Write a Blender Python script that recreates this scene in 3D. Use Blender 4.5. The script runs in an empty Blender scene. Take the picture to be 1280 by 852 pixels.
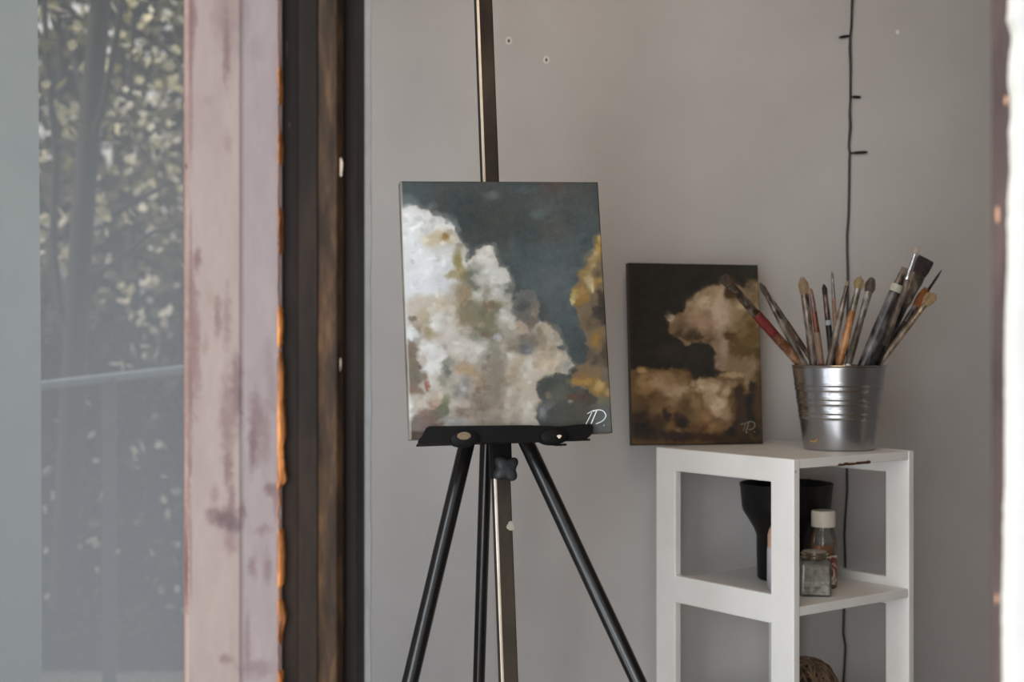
import bpy, bmesh, math, random
import numpy as np
from mathutils import Vector, Matrix, noise as mnoise

random.seed(7)
SC = bpy.context.scene
COL = SC.collection
R = math.radians
H = 1.05                      # eye height over the floor
F, CX, CY = 1730.0, 640.0, 426.0


def at(x, y, Y):
    """the point of the place at depth Y that lies on the sight line of x, y"""
    return Vector(((x - CX) / F * Y, Y, H - (y - CY) / F * Y))


def lin(c):
    out = []
    for v in c[:3]:
        v = v / 255.0
        out.append(v / 12.92 if v <= .04045 else ((v + .055) / 1.055) ** 2.4)
    return tuple(out)


# ------------------------------------------------------------------ materials
def new_mat(name):
    m = bpy.data.materials.new(name)
    m.use_nodes = True
    nt = m.node_tree
    b = nt.nodes['Principled BSDF']
    return m, nt, b


def N(nt, kind, **kw):
    n = nt.nodes.new(kind)
    for k, v in kw.items():
        if k in n.inputs:
            n.inputs[k].default_value = v
        else:
            setattr(n, k, v)
    return n


def obj_coords(nt, scale=(1, 1, 1)):
    tc = N(nt, 'ShaderNodeTexCoord')
    mp = N(nt, 'ShaderNodeMapping')
    mp.inputs['Scale'].default_value = scale
    nt.links.new(tc.outputs['Object'], mp.inputs['Vector'])
    return mp.outputs['Vector']


def mat_noise(name, cols, scale=8, stretch=(1, 1, 1), rough=.6, metal=0, bump=0, bump_scale=60, stops=None, detail=5, spec=.5, coat=0):
    """principled with a noise driven colour ramp; cols are sRGB 0-255 reflectances"""
    m, nt, b = new_mat(name)
    v = obj_coords(nt, stretch)
    no = N(nt, 'ShaderNodeTexNoise', Scale=scale, Detail=detail, Roughness=.6)
    nt.links.new(v, no.inputs['Vector'])
    r = N(nt, 'ShaderNodeValToRGB')
    stops = stops or [.3 + .4 * i / max(1, len(cols) - 1) for i in range(len(cols))]
    el = r.color_ramp.elements
    while len(el) < len(cols):
        el.new(.5)
    for i, c in enumerate(cols):
        el[i].position = stops[i]
        el[i].color = (*lin(c), 1)
    nt.links.new(no.outputs['Fac'], r.inputs['Fac'])
    nt.links.new(r.outputs['Color'], b.inputs['Base Color'])
    b.inputs['Roughness'].default_value = rough
    b.inputs['Metallic'].default_value = metal
    b.inputs['Specular IOR Level'].default_value = spec
    b.inputs['Coat Weight'].default_value = coat
    if bump:
        n2 = N(nt, 'ShaderNodeTexNoise', Scale=bump_scale, Detail=4)
        nt.links.new(v, n2.inputs['Vector'])
        bp = N(nt, 'ShaderNodeBump', Strength=bump, Distance=.002)
        nt.links.new(n2.outputs['Fac'], bp.inputs['Height'])
        nt.links.new(bp.outputs['Normal'], b.inputs['Normal'])
    return m


def mat_attr(name, rough=.5, bump=.2, bump_scale=250, spec=.4):
    m, nt, b = new_mat(name)
    a = N(nt, 'ShaderNodeAttribute', attribute_name='paint')
    nt.links.new(a.outputs['Color'], b.inputs['Base Color'])
    b.inputs['Roughness'].default_value = rough
    b.inputs['Specular IOR Level'].default_value = spec
    v = obj_coords(nt)
    n2 = N(nt, 'ShaderNodeTexNoise', Scale=bump_scale, Detail=4)
    nt.links.new(v, n2.inputs['Vector'])
    bp = N(nt, 'ShaderNodeBump', Strength=bump, Distance=.001)
    nt.links.new(n2.outputs['Fac'], bp.inputs['Height'])
    nt.links.new(bp.outputs['Normal'], b.inputs['Normal'])
    return m


# ------------------------------------------------------------------ mesh helpers
class MB:
    def __init__(self):
        self.v, self.f = [], []

    def add(self, verts, faces):
        o = len(self.v)
        self.v += [Vector(p) for p in verts]
        self.f += [tuple(i + o for i in f) for f in faces]
        return self

    def box(self, a, b, M=None):
        x0, y0, z0 = a
        x1, y1, z1 = b
        vs = [(x0, y0, z0), (x1, y0, z0), (x1, y1, z0), (x0, y1, z0), (x0, y0, z1), (x1, y0, z1), (x1, y1, z1), (x0, y1, z1)]
        vs = [Vector(p) for p in vs]
        if M:
            vs = [M @ p for p in vs]
        return self.add(vs, [(0, 3, 2, 1), (4, 5, 6, 7), (0, 1, 5, 4), (1, 2, 6, 5), (2, 3, 7, 6), (3, 0, 4, 7)])

    def rings(self, rings, cap=True, closed=True):
        n = len(rings[0])
        vs = [p for r in rings for p in r]
        fs = []
        for i in range(len(rings) - 1):
            for k in range(n if closed else n - 1):
                a, b = i * n + k, i * n + (k + 1) % n
                fs.append((a, b, b + n, a + n))
        if cap:
            fs.append(tuple(reversed(range(n))))
            fs.append(tuple(range((len(rings) - 1) * n, len(rings) * n)))
        return self.add(vs, fs)

    def lathe(self, prof, c=(0, 0, 0), n=48, cap=True):
        c = Vector(c)
        rs = []
        for r, z in prof:
            rs.append([c + Vector((r * math.cos(2 * math.pi * k / n), r * math.sin(2 * math.pi * k / n), z)) for k in range(n)])
        return self.rings(rs, cap)

    def tube(self, pts, r, n=10, cap=True):
        pts = [Vector(p) for p in pts]
        rs = []
        up = Vector((0, 0, 1))
        t0 = (pts[1] - pts[0]).normalized()
        if abs(t0.dot(up)) > .9:
            up = Vector((1, 0, 0))
        x = t0.cross(up).normalized()
        for i, p in enumerate(pts):
            t = (pts[min(i + 1, len(pts) - 1)] - pts[max(i - 1, 0)]).normalized()
            x = (x - t * x.dot(t)).normalized()
            y = t.cross(x)
            rr = r[i] if isinstance(r, (list, tuple)) else r
            rx, ry = rr if isinstance(rr, (list, tuple)) else (rr, rr)
            rs.append([p + x * rx * math.cos(2 * math.pi * k / n) + y * ry * math.sin(2 * math.pi * k / n) for k in range(n)])
        return self.rings(rs, cap)

    def build(self, name, mat, parent=None, smooth=False, bevel=0, loc=None, seg=2):
        me = bpy.data.meshes.new(name)
        org = Vector(loc) if loc is not None else Vector((0, 0, 0))
        me.from_pydata([p - org for p in self.v], [], self.f)
        me.update()
        bm = bmesh.new()
        bm.from_mesh(me)
        bmesh.ops.recalc_face_normals(bm, faces=bm.faces)
        bm.to_mesh(me)
        bm.free()
        o = bpy.data.objects.new(name, me)
        COL.objects.link(o)
        o.location = org
        if mat:
            me.materials.append(mat)
        if smooth:
            me.polygons.foreach_set('use_smooth', [True] * len(me.polygons))
            try:
                me.set_sharp_from_angle(angle=R(40))
            except Exception:
                pass
        if bevel:
            md = o.modifiers.new('bevel', 'BEVEL')
            md.width = bevel
            md.segments = seg
            md.limit_method = 'ANGLE'
        if parent:
            o.parent = parent
            o.matrix_parent_inverse = Matrix.Translation(parent.location).inverted() if parent.rotation_euler[:] == (0, 0, 0) else parent_matrix(parent).inverted()
        return o


def parent_matrix(o):
    return Matrix.LocRotScale(o.location, o.rotation_euler, o.scale)


def tag(o, label=None, cat=None, group=None, kind=None):
    for k, v in (('label', label), ('category', cat), ('group', group), ('kind', kind)):
        if v:
            o[k] = v
    return o


def thing(name, label, cat, loc, group=None, kind=None):
    o = bpy.data.objects.new(name, None)
    COL.objects.link(o)
    o.location = loc
    o.empty_display_size = .05
    return tag(o, label, cat, group, kind)


# ------------------------------------------------------------------ painter
_rng = np.random.default_rng(3)
_LAT = _rng.random((256, 256))


def vnoise(x, y):
    xi, yi = np.floor(x).astype(int), np.floor(y).astype(int)
    xf, yf = x - xi, y - yi
    u, v = xf * xf * (3 - 2 * xf), yf * yf * (3 - 2 * yf)
    g = lambda a, b: _LAT[a & 255, b & 255]
    return (g(xi, yi) * (1 - u) + g(xi + 1, yi) * u) * (1 - v) + (g(xi, yi + 1) * (1 - u) + g(xi + 1, yi + 1) * u) * v


def fbm(x, y, s, o=4, seed=0):
    t, a, tot = 0, 1, 0
    for i in range(o):
        t = t + a * vnoise(x / s * 2 ** i + 17.3 * seed + 5 * i, y / s * 2 ** i + 9.1 * seed + 3 * i)
        tot += a
        a *= .55
    return t / tot * 2 - 1


def sstep(a, b, x):
    t = np.clip((x - a) / (b - a), 0, 1)
    return t * t * (3 - 2 * t)


class Paint:
    def __init__(self, x, y, base):
        self.x, self.y = x, y
        self.c = np.zeros(x.shape + (3,)) + np.array(base, float)
        self.k = 0
        self.sk = self.ok = self.rk = 1.0
        self.wx = 3.2 * fbm(x, y, 14, 4, 1)
        self.wy = 3.2 * fbm(x, y, 14, 4, 2)

    def mix(self, a, col):
        a = a[..., None]
        self.c = self.c * (1 - a) + np.array(col, float) * a

    def dab(self, x, y, rx, ry, col, soft=.65, op=.9, warp=1.0, rag=.28):
        soft, op = soft * self.sk, min(1, op * self.ok)
        rx, ry = rx * self.rk, ry * self.rk
        self.k += 1
        dx = (self.x + self.wx * warp - x) / rx
        dy = (self.y + self.wy * warp - y) / ry
        d = np.sqrt(dx * dx + dy * dy) + rag * fbm(self.x, self.y, max(3, .8 * min(rx, ry)), 3, self.k)
        self.mix(op * (1 - sstep(1 - soft, 1 + soft * .55, d)), col)

    def puffs(self, n, box, r, amt, seed, lo=105):
        rn = random.Random(seed)
        lum = self.c.mean(-1)
        for _ in range(n):
            cx, cy, rr = rn.uniform(box[0], box[2]), rn.uniform(box[1], box[3]), rn.uniform(*r)
            dx, dy = (self.x + self.wx - cx) / rr, (self.y + self.wy - cy) / rr
            m = 1 - sstep(.55, 1.1, np.sqrt(dx * dx + dy * dy))
            sh_ = np.clip(-.55 * dx - .85 * dy, -1, 1)
            self.c = self.c + (m * sh_ * amt * sstep(lo - 30, lo + 15, lum))[..., None] * np.array([1, .98, .9])

    def grade(self, sat, con, piv, lo=-2, hi=-1):
        l = self.c.mean(-1, keepdims=True)
        w = sstep(lo, hi, l)
        self.c = self.c * (1 - w) + w * (piv + (l + (self.c - l) * sat - piv) * con)

    def poly(self, pts, col, soft=2.5, warp=1.2, op=1.0, rag=2.0):
        self.k += 1
        X, Y = self.x + self.wx * warp, self.y + self.wy * warp
        d2 = np.full(X.shape, 1e9)
        ins = np.zeros(X.shape, bool)
        n = len(pts)
        for i in range(n):
            (ax, ay), (bx, by) = pts[i], pts[(i + 1) % n]
            ex, ey = bx - ax, by - ay
            t = np.clip(((X - ax) * ex + (Y - ay) * ey) / (ex * ex + ey * ey + 1e-9), 0, 1)
            d2 = np.minimum(d2, (X - ax - t * ex) ** 2 + (Y - ay - t * ey) ** 2)
            if ay != by:
                cond = ((ay > Y) != (by > Y)) & (X < (bx - ax) * (Y - ay) / (by - ay) + ax)
                ins ^= cond
        d = np.sqrt(d2) * np.where(ins, 1, -1) + rag * fbm(self.x, self.y, 5, 3, self.k)
        self.mix(op * sstep(-soft, soft, d), col)

    def strokes(self, amt=6, s=7):
        """directional brush texture"""
        n = fbm(self.x * .9 + self.y * .45, self.y * .9 - self.x * .45, s, 4, 31) * amt
        n2 = fbm(self.x, self.y, 2.2, 2, 32) * amt * .6
        self.c = self.c + (n + n2)[..., None]

    def linear(self, gain=(1, 1, 1)):
        v = np.clip(self.c, 0, 255) / 255
        l = np.where(v <= .04045, v / 12.92, ((v + .055) / 1.055) ** 2.4)
        return np.clip(l * np.array(gain), 0, .96)


def painted_grid(name, fn, nx, ny, colors, mat, parent):
    """a grid of nx*ny vertices placed by fn(u, v) carrying its own paint"""
    U, V = np.meshgrid(np.linspace(0, 1, nx), np.linspace(0, 1, ny))
    P = fn(U, V).reshape(-1, 3)
    idx = np.arange(nx * ny).reshape(ny, nx)
    a, b, c, d = idx[:-1, :-1], idx[:-1, 1:], idx[1:, 1:], idx[1:, :-1]
    faces = np.stack([a, d, c, b], -1).reshape(-1, 4)
    me = bpy.data.meshes.new(name)
    me.from_pydata(P.tolist(), [], faces.tolist())
    at_ = me.color_attributes.new('paint', 'FLOAT_COLOR', 'POINT')
    rgba = np.ones((nx * ny, 4), np.float32)
    rgba[:, :3] = colors.reshape(-1, 3)
    at_.data.foreach_set('color', rgba.ravel())
    me.materials.append(mat)
    me.polygons.foreach_set('use_smooth', [True] * len(me.polygons))
    o = bpy.data.objects.new(name, me)
    COL.objects.link(o)
    o.parent = parent
    return o


# ================================================================== THE SETTING
M_wall = mat_noise('grey_wall_paint', [(187, 185, 184), (194, 192, 191), (200, 198, 197)], scale=3, rough=.85, bump=.25, bump_scale=45, spec=.15)
M_ceil = mat_noise('ceiling_paint', [(165, 160, 154), (175, 170, 165)], scale=3, rough=.9)
M_floor = mat_noise('dark_floorboards', [(84, 64, 48), (118, 92, 70)], scale=3, stretch=(1, 12, 1), rough=.5)
M_white_out = mat_noise('white_render', [(176, 178, 179), (184, 186, 187)], scale=12, rough=.9, bump=.3, bump_scale=30)
M_grey_out = mat_noise('pale_grey_render', [(116, 125, 127), (123, 131, 132), (129, 135, 138)], scale=6, rough=.9, bump=.1)
M_ground = mat_noise('paving', [(120, 116, 108), (150, 146, 138)], scale=5, rough=.9)

# back wall: passes behind the shelf, slightly turned
WN = Vector((-.342, .94, 0)).normalized()          # away from the room
WD = Vector((.94, .342, 0)).normalized()
W0 = Vector((.50, 2.43, 0))


def wall_pt(s, z, off=0):
    p = W0 + WD * s - WN * off
    return Vector((p.x, p.y, z))


def slab(name, p0, p1, z0, z1, thick_dir, t, mat):
    mb = MB()
    a, b = Vector(p0), Vector(p1)
    d = Vector(thick_dir).normalized() * t
    base = [a, b, b + d, a + d]
    vs = [Vector((p.x, p.y, z0)) for p in base] + [Vector((p.x, p.y, z1)) for p in base]
    mb.add(vs, [(0, 3, 2, 1), (4, 5, 6, 7), (0, 1, 5, 4), (1, 2, 6, 5), (2, 3, 7, 6), (3, 0, 4, 7)])
    o = mb.build(name, mat)
    o['kind'] = 'structure'
    return o


ZC = 2.55
YJ = 1.35                                           # depth of the left frame face
wl = W0 + WD * -.9826                                # left end of back wall
wr = W0 + WD * 1.35
tag(slab('wall_back', wl, wr, 0, ZC, WN, .1, M_wall), 'grey painted interior wall behind the easel and shelf', 'wall')
jl = Vector((-.29, YJ + .10, 0))
tag(slab('wall_left', jl, wl, 0, ZC, (-1, -.2, 0), .04, M_wall), 'grey interior side wall hidden behind the dark door frame', 'wall')
rj = Vector((.42, 1.12, 0))
re = Vector((1.9, 1.12, 0))
tag(slab('wall_right', wr, Vector((wr.x + .1, 1.12, 0)), 0, ZC, (1, 0, 0), .1, M_wall), 'grey interior wall at the far right of the room', 'wall')
fl = MB()
poly = [jl, Vector((rj.x, rj.y, 0)), Vector((wr.x + .1, 1.12, 0)), wr, wl]
fl.rings([[Vector((p.x, p.y, -.1)) for p in poly], [Vector((p.x, p.y, 0)) for p in poly]])
tag(fl.build('floor', M_floor), 'dark wooden floor of the studio corner', 'floor', kind='structure')
ce = MB().rings([[Vector((p.x, p.y, ZC)) for p in poly], [Vector((p.x, p.y, ZC + .1)) for p in poly]])
tag(ce.build('ceiling', M_ceil), 'pale ceiling of the studio corner', 'ceiling', kind='structure')
g = MB().box((-30, -20, -.16), (12, 40, -.105))
tag(g.build('ground', M_ground), 'paved ground outside the door', 'ground', kind='structure')

# nail plugs in the back wall (three little dimples with raised rims)
M_dark_hole = mat_noise('nail_hole_dark', [(62, 56, 52), (70, 64, 60)], rough=.9)
M_plug = mat_noise('wall_filler', [(232, 229, 225), (240, 237, 233)], rough=.8)


def ray_wall(x, y, off=0):
    d = Vector(((x - CX) / F, 1, -(y - CY) / F))
    q = W0 - WN * off
    t = (WN.x * q.x + WN.y * q.y) / (WN.x * d.x + WN.y * d.y)
    return Vector((d.x * t, t, H + d.z * t))


for (px, py, r) in ((636, 51, .0042), (683, 75, .0042), (1122, 40, .0022)):
    c = ray_wall(px, py)
    mb = MB()
    ring = []
    for k in range(20):
        a = 2 * math.pi * k / 20
        ring.append(c - WN * .0004 + WD * r * math.cos(a) + Vector((0, 0, 1)) * r * 1.25 * math.sin(a))
    mb.tube(ring + [ring[0]], .0014, 8)
    nm = mb.build('wall_plug', M_plug, None, True)
    tag(nm, None, None, None, 'structure')
    mb = MB()
    hole = [[c - WN * d + WD * r * s * math.cos(2 * math.pi * k / 16) + Vector((0, 0, 1)) * r * s * 1.2 * math.sin(2 * math.pi * k / 16) for k in range(16)] for d, s in ((.0002, .42), (.0007, .36))]
    mb.rings(hole)
    h = mb.build('plug_hole', M_dark_hole, nm)

# ---------------------------------------------------------------- left window leaf: stile, glass, bare wood edge
win = thing('window_1', 'weathered mauve painted window frame with hazy glass', 'window', (at(290, 0, YJ).x, YJ, 0), None, 'structure')
ZT = 2.12
M_stile = mat_attr('weathered_mauve_paint', rough=.55, bump=.25, bump_scale=120)
M_mauve = mat_noise('mauve_paint', [(118, 96, 98), (140, 120, 122), (160, 142, 142)], scale=14, stretch=(1, 1, .15), rough=.6)


def stile_paint(x, y):
    P = Paint(x, y, (176, 158, 153))
    P.wx, P.wy = P.wx * .7, P.wy * 2.5
    left = 1 - sstep(298, 304, x + P.wx * .3)
    P.mix(1 - left, (164, 150, 153))
    big = fbm(x, y * .25, 26, 4, 5)
    P.mix(np.clip(big * .55, 0, .4), (158, 138, 140))
    P.mix(np.clip(-big * .5, 0, .35), (182, 166, 160))
    # worn streaks
    for (sx, sy, rx, ry, c, op) in (
        (237, 40, 6, 60, (138, 104, 104), .7), (240, 20, 6, 40, (132, 98, 100), .7), (233, 200, 4, 220, (140, 110, 108), .5), (238, 150, 4, 60, (140, 108, 108), .6),
        (285, 20, 16, 45, (146, 122, 122), .6), (283, 60, 5, 45, (126, 98, 98), .8), (275, 30, 10, 30, (150, 128, 126), .5), (305, 10, 8, 40, (150, 130, 130), .5),
        (320, 60, 14, 12, (150, 134, 136), .5), (258, 125, 6, 8, (156, 134, 130), .6), (285, 180, 5, 14, (150, 126, 122), .6),
        (247, 322, 5, 14, (122, 92, 90), .8), (240, 390, 9, 70, (132, 100, 98), .7), (236, 480, 7, 80, (128, 96, 94), .7), (245, 450, 6, 60, (138, 106, 104), .6),
        (272, 395, 5, 28, (130, 102, 98), .7), (284, 400, 6, 40, (136, 110, 106), .6), (262, 370, 6, 20, (160, 138, 130), .5), (256, 430, 5, 12, (150, 122, 116), .6),
        (295, 490, 7, 50, (118, 92, 94), .75), (284, 530, 10, 60, (134, 106, 104), .7), (286, 585, 7, 26, (124, 96, 96), .7), (296, 460, 5, 20, (130, 104, 104), .7),
        (320, 530, 10, 50, (122, 98, 100), .75), (316, 565, 5, 30, (112, 86, 88), .7), (332, 540, 8, 45, (134, 112, 112), .7), (335, 450, 8, 30, (146, 126, 130), .6), (340, 490, 6, 40, (140, 120, 122), .6),
        (276, 648, 16, 14, (104, 78, 82), .85), (290, 655, 14, 16, (98, 74, 80), .85), (290, 630, 5, 24, (120, 92, 94), .7), (288, 680, 10, 14, (130, 102, 102), .6), (304, 640, 5, 12, (118, 90, 94), .7),
        (327, 662, 12, 10, (126, 98, 102), .75), (338, 612, 9, 10, (112, 84, 86), .7), (345, 625, 5, 22, (120, 92, 90), .6), (316, 710, 6, 14, (128, 104, 108), .7), (334, 712, 6, 18, (124, 100, 104), .7), (268, 615, 5, 10, (140, 114, 112), .6),
        (281, 823, 8, 8, (124, 96, 96), .7), (320, 835, 22, 10, (132, 108, 110), .6), (309, 800, 4, 40, (130, 104, 104), .6), (232, 720, 3, 40, (96, 62, 60), .8), (232, 690, 4, 60, (112, 74, 72), .7), (236, 600, 3, 70, (130, 92, 90), .6),
        (265, 760, 10, 40, (178, 160, 154), .4), (332, 760, 10, 50, (160, 144, 146), .5), (350, 180, 6, 400, (152, 138, 142), .4)):
        P.dab(sx, sy, rx, ry, c, .8, op, 1.0, .5)
    P.mix(.5 * np.exp(-((x - 301.5 - P.wx * .12) / 0.9) ** 2) * sstep(-.5, .4, fbm(x * 0, y, 90, 3, 9) + .35), (126, 100, 98))
    P.mix(.55 * np.exp(-((x - 238.5 - P.wx * .1) / 1.2) ** 2) * sstep(-.3, .4, fbm(x * 0, y, 60, 3, 19)), (106, 72, 72))
    P.mix(.75 * (1 - sstep(227.5, 232, x)), (112, 80, 80))
    P.dab(232, 207, 1.8, 4, (40, 28, 28), .4, 1, 0, .1)
    P.c += (fbm(x, y * .3, 6, 3, 77) * 5)[..., None]
    return P.linear((.58, .58, .585))


gx, gy = np.meshgrid(np.linspace(228, 351, 82), np.linspace(-560, 1700, 700))
sc_cols = stile_paint(gx, gy)


def stile_fn(U, V):
    x = 228 + 123 * U
    X = (x - CX) / F * YJ
    prof = .0012 * np.exp(-((x - 301.5) / 1.0) ** 2) + .006 * (1 - sstep(228, 236, x)) + .001 * sstep(300, 302, x)
    edge = np.where(U > .999, 1, 0)
    y = -560 + 2260 * V
    Z = H - (y - CY) / F * YJ
    return np.stack([X - win.location.x, 0 * X + prof, Z - 0 * X], -1)


painted_grid('stile', stile_fn, 82, 700, sc_cols, M_stile, win)
x0, x1 = at(228, 0, YJ).x, at(351, 0, YJ).x
zb, zt = H - (1700 - CY) / F * YJ, H - (-560 - CY) / F * YJ
MB().box((x0 + .0003, YJ + .0065, zb), (x1 - .0003, YJ + .045, zt)).build('stile_core', M_mauve, win)
# bare orange wood showing along the chipped edge
M_bare = mat_noise('bare_orange_wood', [(64, 40, 28), (150, 92, 46), (206, 138, 74)], scale=42, stretch=(3, 3, .5), rough=.7, stops=[.32, .5, .66])
chip = [(-60, 0), (60, 1), (80, 2), (92, 4.5), (125, 4.5), (132, 1.5), (165, 2), (172, 5), (198, 5), (206, 1.5), (255, 1), (262, 4), (285, 5), (312, 4), (320, 1), (378, 1), (388, 5), (402, 7), (428, 6), (436, 1.5), (450, 6), (465, 8), (500, 7), (528, 10),
        (545, 10), (560, 7), (580, 9), (600, 12), (606, 9), (610, 2), (625, 2), (640, 1), (662, 1.5), (668, 8), (690, 9), (730, 8), (737, 2), (750, 2), (756, 8), (772, 11), (790, 7), (800, 5), (806, 1), (836, 1), (842, 6), (900, 6), (930, 1)]


def chip_w(y):
    for (a, wa), (b, wb) in zip(chip, chip[1:]):
        if a <= y <= b:
            return wa + (wb - wa) * (y - a) / (b - a)
    return 1.0


mb = MB()
ys = np.arange(-560, 1700, 4.0)
rows = []
for y in ys:
    w = .85 * chip_w(y) - .8 + 1.0 * mnoise.noise(Vector((y * .13, 0, 0))) + .9 * mnoise.noise(Vector((y * .4, 5, 0)))
    w = max(.15, w)
    l = 347.0 + 1.2 * mnoise.noise(Vector((y * .06, 3, 0))) + (.5 if w < 3 else -.4)
    p0, p1 = at(l, y, YJ - .0012), at(l + w + 1.2, y, YJ - .0006)
    p2 = Vector((p1.x, YJ + .03, p1.z))
    rows.append([p0, Vector((p0.x * .5 + p1.x * .5, YJ - .0028, p0.z)), p1, p2])
mb.rings(rows, cap=False, closed=False)
mb.build('exposed_wood', M_bare, win, True)
# glass; the grey diffuse veil paints in reflected haze, denser towards the bottom
mg, nt, b = new_mat('hazy_window_glass')
nt.nodes.remove(b)
out = nt.nodes['Material Output']
tr = N(nt, 'ShaderNodeBsdfTransparent')
tr.inputs['Color'].default_value = (.97, .96, .94, 1)
df = N(nt, 'ShaderNodeBsdfDiffuse')
df.inputs['Color'].default_value = (*lin((108, 112, 117)), 1)
gl = N(nt, 'ShaderNodeBsdfGlossy', Roughness=.3)
v = obj_coords(nt)
sep = N(nt, 'ShaderNodeSeparateXYZ')
nt.links.new(v, sep.inputs[0])
mr = N(nt, 'ShaderNodeMapRange')
mr.inputs['From Min'].default_value = 1.35
mr.inputs['From Max'].default_value = .72
mr.inputs['To Min'].default_value = .22
mr.inputs['To Max'].default_value = .60
nt.links.new(sep.outputs['Z'], mr.inputs['Value'])
no = N(nt, 'ShaderNodeTexNoise', Scale=3.0, Detail=3)
nt.links.new(v, no.inputs['Vector'])
ma = N(nt, 'ShaderNodeMath', operation='MULTIPLY_ADD')
nt.links.new(no.outputs['Fac'], ma.inputs[0])
ma.inputs[1].default_value = .12
nt.links.new(mr.outputs['Result'], ma.inputs[2])
sb = N(nt, 'ShaderNodeMath', operation='SUBTRACT')
nt.links.new(ma.outputs[0], sb.inputs[0])
sb.inputs[1].default_value = .06
m1 = N(nt, 'ShaderNodeMixShader')
nt.links.new(sb.outputs[0], m1.inputs['Fac'])
nt.links.new(tr.outputs[0], m1.inputs[1])
nt.links.new(df.outputs[0], m1.inputs[2])
m2 = N(nt, 'ShaderNodeMixShader', Fac=.01)
nt.links.new(m1.outputs[0], m2.inputs[1])
nt.links.new(gl.outputs[0], m2.inputs[2])
nt.links.new(m2.outputs[0], out.inputs['Surface'])
xg0 = at(-150, 0, YJ + .03).x
MB().box((xg0, YJ + .028, .05), (x0 + .004, YJ + .031, ZT)).build('glass_pane', mg, win)
MB().box((xg0, YJ + .0, -.1), (x0 - .0005, YJ + .045, .06)).build('bottom_rail', M_mauve, win)
MB().box((xg0, YJ + .0, ZT - .02), (x0 - .0005, YJ + .045, ZT + .08)).build('top_rail', M_mauve, win)

# ---------------------------------------------------------------- dark door frame post
M_jamb = mat_noise('dark_stained_jamb', [(17, 12, 10), (27, 19, 15), (46, 33, 24)], scale=16, stretch=(1, 1, .3), rough=.55, bump=.6, bump_scale=60, spec=.15)
M_jamb_worn = mat_noise('worn_brown_jamb', [(32, 23, 17), (56, 41, 30), (96, 70, 46)], scale=44, stretch=(1.6, 1, .3), rough=.55, bump=.8, bump_scale=90, stops=[.36, .54, .74], spec=.15)
jm = thing('trim_1', 'dark stained door frame post with worn brown edge', 'door frame', (at(400, 0, YJ).x, YJ, 0), None, 'structure')


def strip(name, prof, mat, parent, z0=-.1, z1=2.2, sm=True, jag=0):
    """a vertical moulding: prof = list of (x pixel, depth)"""
    base = [Vector(((x - CX) / F * YJ, d, 0)) for x, d in prof]
    nz = 120 if jag else 2
    rings = []
    for i in range(nz):
        z = z0 + (z1 - z0) * i / (nz - 1)
        r = []
        for k, p in enumerate(base):
            q = Vector((p.x, p.y, z))
            if jag and k in (0, 1):
                q.x += jag * mnoise.noise(Vector((z * 22, k * 0, 4))) + .4 * jag * mnoise.noise(Vector((z * 90, 0, 9)))
            r.append(q)
        rings.append(r)
    return MB().rings(rings).build(name, mat, parent, sm)


strip('rebate', [(350, YJ + .012), (371, YJ + .012), (371, YJ + .09), (350, YJ + .09)], M_jamb, jm, sm=False)
strip('jamb_post', [(371, YJ + .004), (373, YJ), (396, YJ), (400, YJ + .003), (406, YJ + .006), (428, YJ + .008), (428, YJ + .1), (371, YJ + .1)], M_jamb, jm, sm=False)
strip('worn_bead', [(394, YJ + .003), (400, YJ - .0005), (410, YJ - .003), (421, YJ - .003), (426, YJ + .002), (428, YJ + .009), (394, YJ + .012)], M_jamb_worn, jm, sm=True)
strip('stop_strip', [(428, YJ + .02), (442, YJ + .02), (442, YJ + .1), (428, YJ + .1)], M_jamb, jm, sm=False)
M_flake = mat_noise('pale_paint_flake', [(196, 172, 148), (214, 196, 176)], rough=.7)
for (px, py, w, h) in ((426, 209, 2.0, 12), (362, 156, 1.6, 5), (425, 455, 1.2, 9), (359, 62, 1.6, 12)):
    c = at(px, py, YJ + (.001 if px > 400 else .0108))
    s = YJ / F
    mb = MB()
    ring = [c + Vector((w * s * math.cos(a) * (1 + .3 * math.sin(3 * a)), 0, h * s * math.sin(a))) for a in [2 * math.pi * k / 12 for k in range(12)]]
    mb.rings([ring, [p + Vector((0, .004, 0)) for p in ring]])
    mb.build('paint_flake', M_flake if px > 370 else M_jamb_worn, jm)
M_plaster = mat_noise('pale_plaster_edge', [(206, 210, 216), (222, 226, 232), (232, 235, 240)], scale=20, rough=.9, bump=.5, bump_scale=80)
pe = strip('trim_3', [(449.5, YJ + .1), (449.5, YJ + .115), (436, YJ + .115), (436, YJ + .1)], M_plaster, None, sm=False, jag=.0012)
tag(pe, 'thin pale plaster edge beside the dark door frame post', 'plaster edge', None, 'structure')

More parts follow.
